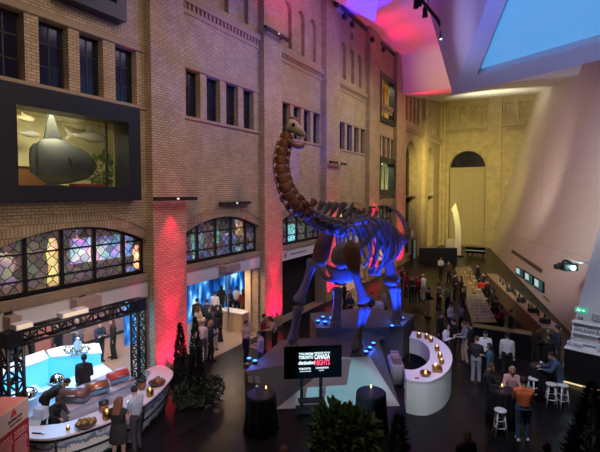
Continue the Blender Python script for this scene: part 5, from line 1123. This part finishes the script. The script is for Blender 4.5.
P('server in a white shirt and black trousers standing by the far dark barrier', (441,257), 30, 'cross', ('long','white'), ('trousers','black'), ('short','black'), 'tan')
P('far figure in brown beside the server at the dark barrier', (449,261), -40, 'stand', ('long','brown'), ('trousers','black'), ('short','brown'), 'light')
# --- the crowd at the island bar
for a in (((439.5,281),120,'hold','plaid','charcoal','bob','brown','guest in a patterned grey top at the far crowd by the island bar'),((447,285),-60,'both','green','black','short','brown','guest in dark green beside the patterned top'),((455,273),60,'stand','black','black','short','black','tall guest in black close to the yellow bottles'),((461,276),-100,'hold','black','black','long','black','guest in black with long hair at the island bar edge'),((465,286),80,'stand','charcoal','black','short','brown','guest in charcoal leaning at the island bar edge'),
          ((451,302),70,'hold','white','charcoal','cap_hat','cap','guest in a white shirt and dark cap at the crowd centre'),((460.5,302),-80,'both','plaid','black','long','brown','guest in a patterned blouse with long brown hair facing the white shirt'),((441,312),60,'stand','black','black','short','brown','guest in black behind the white bar guests'),
          ((447,323),75,'hold','white','navy','bob','black','woman in a white blouse drinking beside the white curved bar'),((453.5,318),-110,'both','black','black','short','black','guest in black back to camera behind the beige trousers'),((464,321),-70,'both','grey','beige','short','brown','man in a grey shirt and beige trousers talking by the white curved bar'),((470,322),-100,'drink','black','black','short','black','guest in black drinking just behind the grey shirt')):
    P(a[7], a[0], a[1], a[2], ('long',a[3]), ('trousers',a[4]), (a[5],a[6]), 'light', h=1.74, hold=('drink','r') if a[0] in ((447,323),(470,322)) else None)
P('guest in a dark top and grey trousers seen from behind at the crowd front', (477,336), 170, 'both', ('long','black'), ('trousers','grey'), ('short','brown'), 'light')
P('server in a white shirt and dark tie facing the camera before the black counter', (485.5,331), 10, 'both', ('long','white'), ('trousers','black'), ('short','black'), 'light', hold=('phone','l'))
P('woman in a teal blue top with dark hair facing the grey trousers', (489.5,343), -100, 'hold', ('long','teal'), ('trousers','teal'), ('bob','black'), 'tan', h=1.64)
P('server in a white shirt and black trousers seen from behind before the black counter', (507.5,332), 180, 'stand', ('long','white'), ('trousers','black'), ('short','black'), 'tan', h=1.76)
P('older man in a black coat standing at the candle lit table', (491,363), 75, 'both', ('jacket','black'), ('trousers','black'), ('short','brown'), 'tan', h=1.74, hold=('drink','r'))
P('fair haired woman in a pink patterned scarf top sitting behind the candle lit table', (512.5,366), 5, 'sit', ('long','pink'), ('trousers','black'), ('long','blond'), 'light', h=1.72, z=.04)
P('man in an orange shirt and jeans seen from behind at the near table', (523.5,377), -165, 'both', ('short','orange'), ('trousers','denim'), ('short','black'), 'tan', h=1.8, shoe='white', w=1.12)
P('guest in a denim jacket leaning on the black table beside the glass bar', (552,352), -80, 'lean', ('jacket','denim'), ('trousers','denim'), ('short','black'), 'light', h=1.74)
P('man in a black suit talking before the lit leaning wall', (539,325), 80, 'hold', ('jacket','black'), ('trousers','black'), ('short','black'), 'brown', h=1.78)
P('man in a navy shirt holding his glass up before the lit leaning wall', (557,325), -80, 'drink', ('long','navy'), ('trousers','charcoal'), ('short','black'), 'light', h=1.8, hold=('drink','r'))
pb_ = P('bartender in a dark red shirt behind the glass bar at the frame edge', (603,336), -100, 'reach', ('long','red'), ('trousers','black'), ('short','black'), 'light', h=1.74)
pb_.location -= gnn*.24
P('man in a dark suit and white collar crossing the floor at the bottom edge', (467.5,431), 40, 'stride', ('jacket','black'), ('trousers','black'), ('short','brown'), 'brown', h=1.78)
P('dark haired guest mostly below the frame under the man in orange', (547,443), 170, 'stand', ('long','black'), ('trousers','black'), ('short','black'), 'tan')
P('auburn haired guest mostly below the frame between the black tables', (284,446), 170, 'stand', ('long','black'), ('trousers','black'), ('short','auburn'), 'tan')
# --- bartenders between the island bar and the rear counter
for a in (((484,272),-90,'hold','black','short','black','bartender in black at the far end of the rear counter aisle'),((487,279),-120,'both','black','short','brown','bartender in black next to the bright red crate'),((493,288),-80,'both','charcoal','bob','black','bartender in charcoal in the aisle under the monitors'),((496,297),-60,'reach','black','short','black','bartender in black reaching over the rows of glasses'),((501,304),-100,'both','red','bob','brown','bartender in dark red at the near end of the glasses'),((512,309),90,'stand','black','short','brown','bartender in black facing the rear counter'),((478,264),-60,'stand','black','short','black','far server in black beyond the yellow bottles')):
    P(a[6], a[0], a[1], a[2], ('long',a[3]), ('trousers','black'), (a[4],a[5]), 'light', h=1.74)
# ================================================================ PLANTS, SIGNS, WALL FITTINGS
c = pd(343,470,9.3); c.z = 0
t = thing('leafy_shrub', 'large leafy green shrub in a planter at the bottom edge before the plinth', 'shrub', c, world=True)
MB().lathe([(.3,0),(.42,.9),(.36,.9)], c, 20).build('planter', M('dark planter', (.03,.03,.03), .5), t)
rn = random.Random(21); f = MB(); leafball(f, c+V((0,0,1.62)), .62, .6, 620, .24, rn, shell=.3); leafball(f, c+V((-.25,0,1.95)), .4, .34, 150, .22, rn, 0, .3); leafball(f, c+V((.3,.1,1.9)), .4, .32, 150, .22, rn, 0, .3)
f.build('foliage', M('shrub leaves', (.07,.12,.035), .5, noise=.6, nscale=4), t); MB().tube(c+V((0,0,.85)), c+V((0,0,1.5)), .06).build('stem', BARK, t)
def conifer(label, c, h, r, name='conifer_tree', n=900, mat=LEAFD, up=.5):
    t = thing(name, label, 'tree', c, world=True, group=None); rn = random.Random(int(h*100))
    MB().lathe([(.16,0),(.2,.3),(.17,.3)], c, 14).build('pot', M('dark planter', (.03,.03,.03), .5), t); MB().tube(c+V((0,0,.25)), c+V((0,0,h*.9)), .04, .01).build('trunk', BARK, t); f = MB()
    for _ in range(n):
        s = rn.random()**1.3; z = .3+s*(h-.3); a = rn.uniform(0, 6.283); rr = r*(1-s)**.75*rn.uniform(.5,1)*min(1, .5+s*6)+.02; p = c+V((rr*math.cos(a), rr*math.sin(a), z)); d = V((math.cos(a), math.sin(a), up)).normalized(); q = d.cross(V((0,0,1))).normalized(); L_ = .2*(1-s*.5)
        f.add([p-d*L_*.3-q*L_*.25, p+d*L_, p-d*L_*.3+q*L_*.25, p-d*L_*.4+V((0,0,.05))], [(0,1,3),(1,2,3)])
    f.build('foliage', mat, t); return t
def at_top(x, y, h): return pz(x, y, h)-V((0,0,h))
conifer('slim dark cypress against the red lit brick pillar', at_top(180,324,2.6), 2.6, .34, 'cypress_tree', 900, M('cypress green', (.008,.014,.008), .8), 1.5)
conifer('slim dark cypress standing behind the black event sign', at_top(195,318,2.9), 2.9, .36, 'cypress_tree', 900, M('cypress green', (.008,.014,.008), .8), 1.5)
conifer('dark conifer at the bottom edge beside the candle lit plinth table', pd(398,500,9).xy.to_3d(), 2.35, .42, n=900)
conifer('tall dark conifer in the bottom corner near the glass bar', pd(588,520,10).xy.to_3d(), 2.6, .6, n=1200, mat=M('spruce green', (.016,.03,.016), .7))
for k, (x, y, r, h, lab) in enumerate(((184,395,.35,.7,'low dark bush at the foot of the red lit pillar'),(201,395,.4,.75,'low dark bush around the foot of the black event sign'),(212,388,.38,.75,'low dark bush closest to the second archway'))):
    c = pz(x, y, .4)-V((0,0,.4)); t = thing('bush', lab, 'bush', c, world=True); f = MB(); leafball(f, c+V((0,0,h*.55)), r, h*.5, 420, .13, random.Random(k+40), shell=.4); f.build('foliage', M('bush leaves', (.022,.035,.018), .7, noise=.5), t); MB().tube(c, c+V((0,0,h*.5)), .04).build('stem', BARK, t)
# black event sign on a post
c = pz(197,398,0); tz = pd(193,356,(c-EYE).dot(FW)); u = RT.copy(); n_ = V((u.y,-u.x,0)); Ms = Matrix((u,-n_,V((0,0,1)))).transposed(); dd = (c-EYE).dot(FW)
cc = pd(194.5,367,dd); t = thing('event_sign', 'black event sign with a red emblem and white strip among the dark trees', 'sign', V((cc.x,cc.y,0)), world=True)
H1 = 26*dd/F; b_ = MB().box(cc, (.56,.05,H1), M3=Ms).build('board', M('sign black', (.008,.008,.008), .5), t)
lo = pd(194.5,378.2,dd); MB().box(lo+n_*.035, (.6,.02,.17), M3=Ms).build('white_strip', M('sign white', (.75,.74,.7), .5, emit=(.8,.78,.7), es=.25), b_)
e = pd(194,365.5,dd)+n_*.03; m = MB()
for s in (-1, 0, 1): m.slab([e+u*(s*.1-.06), e+u*(s*.1+.06), e+u*(s*.07)+V((0,0,.14 if s == 0 else .09))], n_*.006)
m.build('emblem', M('emblem red', (.5,.06,.05), .5), b_)
m = MB()
for y in (358.5, 361): q = pd(194,y,dd)+n_*.03; m.box(q, (.26,.006,.05), M3=Ms)
for y in (371, 373.5): q = pd(195,y,dd)+n_*.03; m.box(q, (.22,.006,.04), M3=Ms)
m.build('lettering', M('sign grey print', (.3,.3,.28), .6), b_)
for s in (-.2, .2): MB().box(V((cc.x,cc.y,(cc.z-H1/2)/2))+u*s-n_*.0, (.05,.05,cc.z-H1/2), M3=Ms).build('post', DARK, t)
# leaning wall: monitors, grille, projector, lamps, signs
wu = (WN-WB).normalized(); wv = (WT-WB).normalized()
for k, (x0, y0, x1, y1) in enumerate(((517.3,266.3,525,270.5),(526.3,271.2,534.6,276),(535.8,276.8,545,282.3))):
    dy = 8.5+k*1.3; p, q = onpink(x0,y0,.12), onpink(x1,y1,.12); r = onpink(x0,y0+dy,.12); s = onpink(x1,y1+dy,.12); c = (p+q+r+s)/4
    t = thing('wall_monitor', ('monitor furthest along the leaning wall, showing a pale teal picture','middle monitor of three on the leaning wall','monitor on the leaning wall nearest the glowing wall lamp')[k], 'monitor', c, world=True, group='monitors on the leaning wall')
    b_ = MB().slab([p, q, s, r], -pn_*.1).build('housing', M('screen black', (.004,.006,.01), .25), t)
    m = MB(); A = lambda a, b: p.lerp(q, a).lerp(r.lerp(s, a), b)+pn_*.012
    m.slab([A(.06,.08), A(.94,.08), A(.94,.92), A(.06,.92)], pn_*.005, 0); m.slab([A(.1,.15)+pn_*.006, A(.55,.15)+pn_*.006, A(.55,.75)+pn_*.006, A(.1,.75)+pn_*.006], pn_*.002, 1)
    m.build('screen', [M('teal screen', (.02,.05,.05), .3, emit=(.02,.09,.11), es=.6), M('pale screen', (.1,.1,.1), .3, emit=(.55,.75,.75), es=.75)], t)
p, q = onpink(512.5,249.5,.03), onpink(543,269.5,.03); MB_ = MB().slab([p, q, q-wv*.28, p-wv*.28], pn_*.02); struct(MB_.build('trim_grille', M('dark grille', (.1,.07,.06), .6)))
for k, (x, y, lab) in enumerate(((488,256,'small glowing uplight at the far foot of the leaning wall'),(557,331,'bright uplight washing the leaning wall above the talking men'))):
    c = onpink(x, y, .22); t = thing('wall_uplight', lab, 'wall light', c, world=True); MB().lathe([(.08,-.15),(.12,-.1),(.13,.12),(.11,.12)], c, 12).build('housing', DARK, t); MB().lathe([(.1,.1),(.105,.125),(.01,.13)], c, 12).build('lens', M('warm bright lens', (1,.9,.6), .3, emit=(1,.85,.55), es=25), t); MB().box(c-pn_*.11, (.06,.16,.06), M3=Matrix((wu, pn_, wu.cross(pn_))).transposed()).build('bracket', DARK, t)
t0 = onpink(547,296,.1); t = thing('wall_bracket', 'small dark fitting on the leaning wall between monitors and lamp', 'wall fitting', t0, world=True); MB().slab([onpink(545,296,.0), onpink(550,300,.0), onpink(550,302,.0), onpink(545,298,.0)], pn_*.12).build('body', M('brass fitting', (.3,.2,.1), .4), t)
d = 19.0; c = pd(566.5,266.8,d); u, up = RT, V((0,0,1)); n_ = V((u.y,-u.x,0)); Ms = Matrix((u,-n_,up)).transposed()
t = thing('projector', 'black projector with a bright cyan lens on an arm from the leaning wall', 'projector', c, world=True)
MB().box(c+u*.06+V((0,0,0)), (.62,.5,.3), M3=Ms).build('housing', M('projector black', (.02,.025,.025), .4), t); MB().box(c-u*.36, (.26,.3,.2), M3=Ms).build('side_box', DARK, t); MB().ell(c+V((0,0,.17)), (.2,.2,.17)).build('mount', DARK, t)
MB().path([c+u*.12+n_*.25, c+u*.12+n_*.3], [.1,.11], 14).build('lens', M('cyan lens', (.5,.9,.9), .2, emit=(.45,.95,1), es=9), t)
e = pplane(592,263,G0,gn); e = pd(585,263.5,19.6); MB().path([c+V((0,0,.3)), c+V((0,0,.36)), pd(580,262.5,18.6), ongrey(594,262)], .05, 8).build('arm', M('white arm', (.6,.6,.62), .4), t)
light('POINT', 'projector_glow', c+u*.12+n_*.5, 8, (.5,1,1), None, .05)
gu = gd.normalized(); gv = gn.cross(gu).normalized(); gv = gv if gv.z > 0 else -gv
c = ongrey(581.7,310.3,.05); s = .43; Mg = Matrix((gu, -gn, gv)).transposed(); t = thing('exit_sign', 'green running figure exit sign on the grey leaning wall', 'sign', c, world=True)
hs = MB().box(c, (s,.06,s*.46), M3=Mg).build('panel', M('exit green', (.0,.25,.12), .4, emit=(.02,.5,.28), es=.8), t)
o0 = c+gn*.033; m = MB(); K = lambda x, y: o0+gu*x*s+gv*y*s
m.path([K(-.24,.13), K(-.239,.131)], s*.035, 10); m.path([K(-.25,.08), K(-.23,-.02)], s*.03, 8); m.path([K(-.23,-.02), K(-.15,-.06), K(-.16,-.15)], s*.022, 8); m.path([K(-.23,-.02), K(-.29,-.1), K(-.36,-.12)], s*.022, 8); m.path([K(-.25,.07), K(-.16,.04), K(-.13,.09)], s*.016, 8); m.path([K(-.25,.07), K(-.33,.03)], s*.016, 8)
m.path([K(.02,0), K(.25,0)], s*.022, 6); m.slab([K(.22,.09), K(.38,0), K(.22,-.09)], gn*.006); m.slab([K(-.08,.16), K(-.05,.16), K(-.05,-.16), K(-.08,-.16)], gn*.006)
m.build('pictogram', M('exit white', (.8,.9,.85), .5, emit=(.85,1,.95), es=1.2), hs)
c = ongrey(581,318.5,.03); t = thing('alarm_box', 'small dark alarm box under the green exit sign', 'alarm', c, world=True); MB().box(c, (.15,.06,.1), M3=Mg).build('case', M('alarm red brown', (.12,.04,.04), .5), t); MB().box(c+gn*.033, (.08,.01,.04), M3=Mg).build('plate', M('alarm plate', (.5,.5,.5), .5), t)
for k, (x, y, n_l, lab) in enumerate(((597,318,4,'upper block of grey wall lettering beside the exit sign'),(598,324,2,'second block of grey wall lettering beside the exit sign'),(598,332,3,'lowest block of grey wall lettering above the white shelves'))):
    t = thing('wall_text', lab, 'wall lettering', ongrey(x,y,.0), world=True, group='lettering on the grey wall'); m = MB(); rn = random.Random(k)
    for j in range(n_l):
        xx = -.18
        while xx < .5: w_ = rn.uniform(.04,.1); q = ongrey(x,y,.006)+gu*(xx+w_/2)+gv*(.09-.065*j); m.box(q, (w_,.008,.04), M3=Mg); xx += w_+.025
    m.build('lettering', M('grey lettering', (.1,.1,.12), .6), t)
# far end: barrier, white banner, block, dark piano-like table
a, b = pz(420,263,0), pz(457,263,0); dv = (b-a).normalized()
t = thing('dark_barrier', 'low black barrier wall across the far court', 'barrier', (a+b)/2, world=True); nb = V((-dv.y,dv.x,0)); MB().prism([a, b, b+nb*.3, a+nb*.3], 0, 1.45).build('panel', BLK, t); MB().prism([a-nb*.03, b-nb*.03, b+nb*.33, a+nb*.33], 1.45, 1.5).build('top_rail', DARK, t)
dB = 47; WBN = M('white banner', (.78,.74,.64), .6)
pts = [pd(x, y, dB) for x, y in ((455.5,203),(458.6,213),(460.6,226),(461.3,240),(461,252),(461,258),(454,258),(454,250),(455,238),(455,226),(453,214),(451.5,209.5))]
zb = min(p.z for p in pts); t = thing('white_banner', 'tall bent white panel standing before the boarded doorway', 'banner', (pts[6].x,pts[6].y,0), world=True)
pts[5].z = pts[6].z = .02; MB().slab(pts, FW*.18).build('panel', WBN, t); b_ = (pts[5]+pts[6])/2; MB().box((b_.x,b_.y,.06), (1.1,.8,.12), R(30)).build('base', DARK, t)
c = pd(450.5,252,48); t = thing('white_block', 'pale pink white block beside the tall bent panel', 'plinth', V((c.x,c.y,0)), world=True); MB().box((c.x,c.y,.9), (1.25,.5,1.8), R(30)).build('body', M('pinkish white', (.66,.55,.5), .6), t); MB().box((c.x,c.y,.04), (1.35,.6,.08), R(30)).build('base', DARK, t)
c = pd(476,259,47); c = V((c.x,c.y,0)); t = thing('grand_piano', 'closed black grand piano in front of the boarded doorway', 'piano', c, world=True); poly = [(-1,-.7),(1,-.7),(1.05,.1),(.6,.5),(.2,.6),(-.3,1.1),(-.8,1.15),(-1,.9)]
MB().prism([(c.x+x, c.y+y) for x, y in poly], .42, 1.05).build('case', M('piano black', (.006,.006,.006), .15), t); MB().prism([(c.x+x*1.02, c.y+y*1.02) for x, y in poly], 1.05, 1.1).build('lid', M('piano black', (.006,.006,.006), .15), t)
for x, y in ((-.8,-.5),(.8,-.5),(-.5,.8)): MB().tube((c.x+x,c.y+y,0), (c.x+x,c.y+y,.44), .06).build('leg', DARK, t)
MB().bb(c.x-.95, c.x+.95, c.y-.95, c.y-.68, .7, .78).build('keyboard', M('keys', (.7,.68,.62), .4), t)
# pillar signs
p = pX(414.5,248,-11.85); t = thing('hanging_sign', 'narrow black vertical sign with pale lettering on the far pillar past the tail', 'sign', p, world=True)
q0, q1 = pX(412.5,239,-11.85), pX(416.5,258,-11.85); b_ = MB().bb(-11.98, -11.85, q0.y, q1.y, q1.z, q0.z).build('board', BLK, t); m = MB(); rn = random.Random(4)
z = q0.z-.2
while z > q1.z+.3: h_ = rn.uniform(.12,.25); m.bb(-11.85, -11.84, q0.y+.35*(q1.y-q0.y), q0.y+.7*(q1.y-q0.y), z-h_, z); z -= h_+.08
m.build('lettering', M('pale blue print', (.3,.5,.55), .5, emit=(.3,.5,.55), es=.2), b_)
o = origin(MB().bb(-12, -11.9, pX(408,234,-11.95)[1], pX(412.5,234,-11.95)[1], pX(410,236.5,-11.95)[2], pX(410,231.5,-11.95)[2]).build('wall_plaque', M('plaque white', (.75,.72,.66), .5)), pX(410,236,-11.95)); tag(o, 'square white plaque on the far pillar above the vertical sign', 'plaque')
# lettering on the third fascia and a cream poster further on
fx = XW+.065; m = MB(); o0 = V((fx, 19.5, 3.42)); text_mb('H', .3, o0, V((0,1,0)), V((0,0,1)), m, bold=.02); text_mb('MUSEUM SHOP & GALLERY', .11, o0+V((0,.7,.1)), V((0,1,0)), V((0,0,1)), m); struct(m.build('trim_lettering', M('dark ink', (.05,.03,.03), .6)))
o = origin(MB().bb(-12.9, -12.85, 34.6, 37.6, .9, 2.9).build('poster', M('lit poster', (.6,.45,.28), .5, emit=(1,.62,.3), es=.45)), (-12.87,36.1,.9)); tag(o, 'warm cream lit poster on the gallery wall seen behind the dinosaur hind legs', 'poster')
# plinth side: draped buffet table with stacked boxes
c = pz(399,357,.75); c = V((-4.72,15.3,0)); t = thing('draped_table', 'narrow table under a pale cloth between the plinth and the white curved bar', 'table', c, R(117), world=False)
n = 40; rings = []
for z, k, w_ in ((.76,1,0),(.75,1.02,0),(.5,1.03,.02),(.1,1.06,.04)): rings.append([V(((.55*k+w_*math.cos(9*a))*max(-1, min(1, 1.35*math.cos(a))), (.22*k+w_*math.cos(9*a))*max(-1, min(1, 1.35*math.sin(a))), z)) for a in [2*math.pi*i/n for i in range(n)]])
MB().loft(rings).build('tablecloth', M('pale cloth', (.3,.28,.33), .8), t); MB().bb(-.5,.5,-.2,.2,.02,.1).build('base', DARK, t)
for k, (x, y, col, lab) in enumerate(((-.3,.0,(.25,.15,.2),'folded dark mauve stack on the draped table furthest back'),(0,.02,(.4,.25,.28),'folded pink stack in the middle of the draped table'),(.3,-.02,(.2,.15,.25),'folded purple stack on the near end of the draped table'))):
    q = c+Matrix.Rotation(R(117), 3, 'Z')@V((x,y,.76)); t2_ = thing('napkin_stack', lab, 'napkin stack', q, R(117))
    for j in range(4): MB().box((.01*(j%2),0,.03+.055*j), (.22,.3,.05)).build('folded_cloth', M('stack cloth %d' % k, col, .8), t2_)
# ================================================================ LIGHT
wd = bpy.data.worlds.new('world'); SC.world = wd; wd.use_nodes = True
wd.node_tree.nodes['Background'].inputs[0].default_value = (.5,.42,.5,1); wd.node_tree.nodes['Background'].inputs[1].default_value = .012
RED, BLUE = (1,.0,.09), (.012,.06,1)
for y, x, pw_, hw in ((11.2,-11.78,2300,.5),(18.15,-11.78,2300,.5),(25.1,-11.78,2500,.6),(32.8,-11.78,2700,.7),(40,-11.78,3000,.8)):
    light('SPOT', 'red_uplight', (-11.25, y, .12), 1700, RED, (XP, y, 5), .03, 24, .6)
    for s in (-1, 0, 1): light('SPOT', 'red_uplight', (x, y+s*hw, .1), pw_*(.4 if s else .5), RED, (XP-.02, y+s*hw*.8, 6.5), .03, 48, .9)
for y in (11.2, 25.1, 32.8): light('SPOT', 'light_bar_glow', (-11.66, y, 6.72), 420, RED, (XP, y, 3), .03, 58, .9)
# soft house light along the brick wall: warm near, rose and violet in the middle bays
light('AREA', 'house_warm', (-5, 6.5, 15), 154.8, (1,.76,.55), (-12.3, 8, 7), 4, spot=48, sy=4)
light('AREA', 'house_rose', (-5.5, 14.5, 16), 155, (.96,.78,1), (-12.3, 15, 7.5), 5, spot=48, sy=4)
light('AREA', 'house_violet', (-5.5, 21, 16.5), 142.6, (1,.76,.76), (-12.3, 22, 10), 4, spot=52, sy=5)
light('AREA', 'house_dusk', (-5.5, 29, 16), 245.812, (1,.92,.58), (-12.3, 30, 7.5), 5, spot=48, sy=4)
light('AREA', 'house_far', (-5.5, 38, 15), 170.1, (1,.78,.4), (-12.3, 40, 7.5), 5, spot=48, sy=4)
light('SPOT', 'magenta_wash', (-5, 17, 14.5), 2600, (1,.1,.4), (-12.3, 19, 18.5), .3, 50, 1)
light('AREA', 'low_fill', (-6, 5, 8), 54, (1,.76,.55), (-12.3, 8, 5.5), 2, spot=50, sy=3)  # added unseen warm fill for the wall in the display box's shadow
light('SPOT', 'violet_top', (-5, 20, 16), 1100, (.55,.2,1), (-12.3, 25, 17.5), .3, 66, 1)
light('SPOT', 'violet_mid', (-5.5, 18, 15), 500, (.7,.4,1), (-12.3, 20, 10), .3, 60, 1)
# warm yellow on the far brickwork
light('SPOT', 'far_warm', (-5.5, 36, 13), 12800, (1,.9,.22), (-10.2, 58, 7.0), .5, 62, 1)
light('SPOT', 'far_side', (-5, 45, 13), 3300, (1,.88,.28), (-12.3, 53, 8), .5, 75, 1)
# ceiling
for y in (30.5, 33.5): light('SPOT', 'ceiling_red', (-11.6, y, 17.4), 420, RED, (-9.6, y+1.2, 19.9), .1, 95, 1)
light('SPOT', 'ceiling_blue', (-7, 24, 14), 5500, (0,.02,1), (-9.9, 26.2, 19.0), .1, 34, .3)
light('SPOT', 'ceiling_violet', (-6, 26, 12), 750, (.6,.34,1), (-6, 33, 20), .5, 80, 1)
light('SPOT', 'soffit_red', (-11.5, 41.2, 13.5), 900, RED, (-9.3, 42, 17), .1, 62, .7)
light('SPOT', 'soffit_warm', (-6, 48, 12), 2925, (1,.92,.6), (-5, 51, 18.5), .3, 90, 1)
light('SPOT', 'bulkhead_wash', (-6, 31, 14.5), 1800, (1,.56,.26), (-8, 40, 18), .3, 40, 1)
# crystal
light('SPOT', 'crystal_blue', (-5, 8, 8), 5000, (.38,.5,1), pd(535,52,17), .3, 55, 1)
light('SPOT', 'crystal_side', (-8.5, 19, 12), 800, (.62,.6,1), (-2.5, 21, 15), .3, 50, 1)
light('SPOT', 'far_top', (-6, 45, 15), 1125, (1,.95,.15), (-5.5, 59, 17), .4, 80, 1)
light('SPOT', 'bar_fill', (-1.2, 7, 3.2), 420, (.85,1,.95), (-3.1, 13.6, .6), .3, 24, .8)
# leaning walls
light('SPOT', 'wall_pink', (-2.5, 13, 7.6), 8500, (1,.98,.84), (.6, 37, 6), .5, 54, 1)
light('SPOT', 'wall_fill', (-6, 32, 6), 1500, (1,.84,.72), (0, 42, 9), .5, 75, 1)
light('SPOT', 'wall_violet', (-1, 13, 8.5), 3300, (.75,.68,1), (4.2, 24, 9.5), .5, 36, 1)
light('SPOT', 'wall_grey', (-4, 10, 9), 2000, (.75,.85,1), (3, 19, 4), .5, 40, 1)
for x, y, pw_, sz in ((490,253,220,40), (557,328,130,46)):
    p = onpink(x, y, .4); light('SPOT', 'wall_uplight', p, pw_, (1,.72,.36), onpink(x+5, y-50, .0), .05, sz, .8)
# dinosaur and plinth
light('SPOT', 'bone_warm', (2, 7, 14), 1560, (1,.5,.25), (-8.7, 13.3, 8), .1, 17, .6)
light('SPOT', 'plinth_white', (-3.0, 2, 9), 5250, (.29,.82,1), (-5.7, 12.6, .25), .1, 13, .4)
light('SPOT', 'bar_violet', (-2.5, 9, 11), 1820, (.75,.66,1), (-3.4, 15.3, 1), .2, 26, .6)
light('SPOT', 'crowd_light', (-1, 10, 11), 2300, (.85,.85,1), (-.9, 16, .5), .3, 45, 1)
light('SPOT', 'bar_rose', (-6, 5, 9), 1470, (1,.72,.78), (-10.2, 7.3, 1), .2, 50, .8)
light('SPOT', 'bar_front', (-5.5, 3.5, 3.2), 420, (.95,.9,1), (-9.9, 7.6, .5), .2, 40, .8)
light('SPOT', 'glass_bar_light', (1.0, 14.5, 6), 220, (.85,.9,1), (2, 18.5, 1.5), .2, 50, .8)
light('SPOT', 'island_light', (-4, 25, 9), 1000, (1,.8,.45), (-4.3, 27.5, 1), .2, 50, .8)
light('SPOT', 'shrub_light', (-2, 5, 9), 180, (1,.9,.6), (-4.4, 8, 1.6), .2, 30, .8)
# gallery
for y, pw_, x in ((7.5, 110, -14.5), (16, 45, -14.0), (29, 120, -15), (36, 120, -14.5)):
    light('AREA', 'gallery_light', (x, y, 3.9 if y > 10 else 6.3), pw_, (1,.66,.36), (x, y, 0), 1.0)
light('AREA', 'threshold_light', (-13.2, 16.2, 3.1), 40, (1,.6,.3), (-12.8, 16.2, 0), .6)
light('AREA', 'exhibit_fill', (-14.6, 10.5, 4.6), 260, (1,.7,.5), (-17.3, 11.5, 1.8), .8)  # added unseen light to bring up the exhibit boards
light('AREA', 'gallery_upper', (-17, 9, 6.3), 420, (.85,.65,.8), (-19, 9, 3), 2)
light('AREA', 'gallery_upper', (-16, 18.5, 6.3), 160, (.6,.7,.9), (-17, 18.5, 3), 1.5)
light('AREA', 'bar_blue', (-14.0, 8.0, 3.6), 170, (.04,.5,1), (-14, 8.6, 0), 1.2)
SC.view_settings.view_transform = 'Standard'; SC.view_settings.look = 'None'; SC.view_settings.gamma = 1; SC.view_settings.use_curve_mapping = False
SC.view_settings.exposure = 0.0
for o in WORLD:
    if 'w' in o: del o['w']
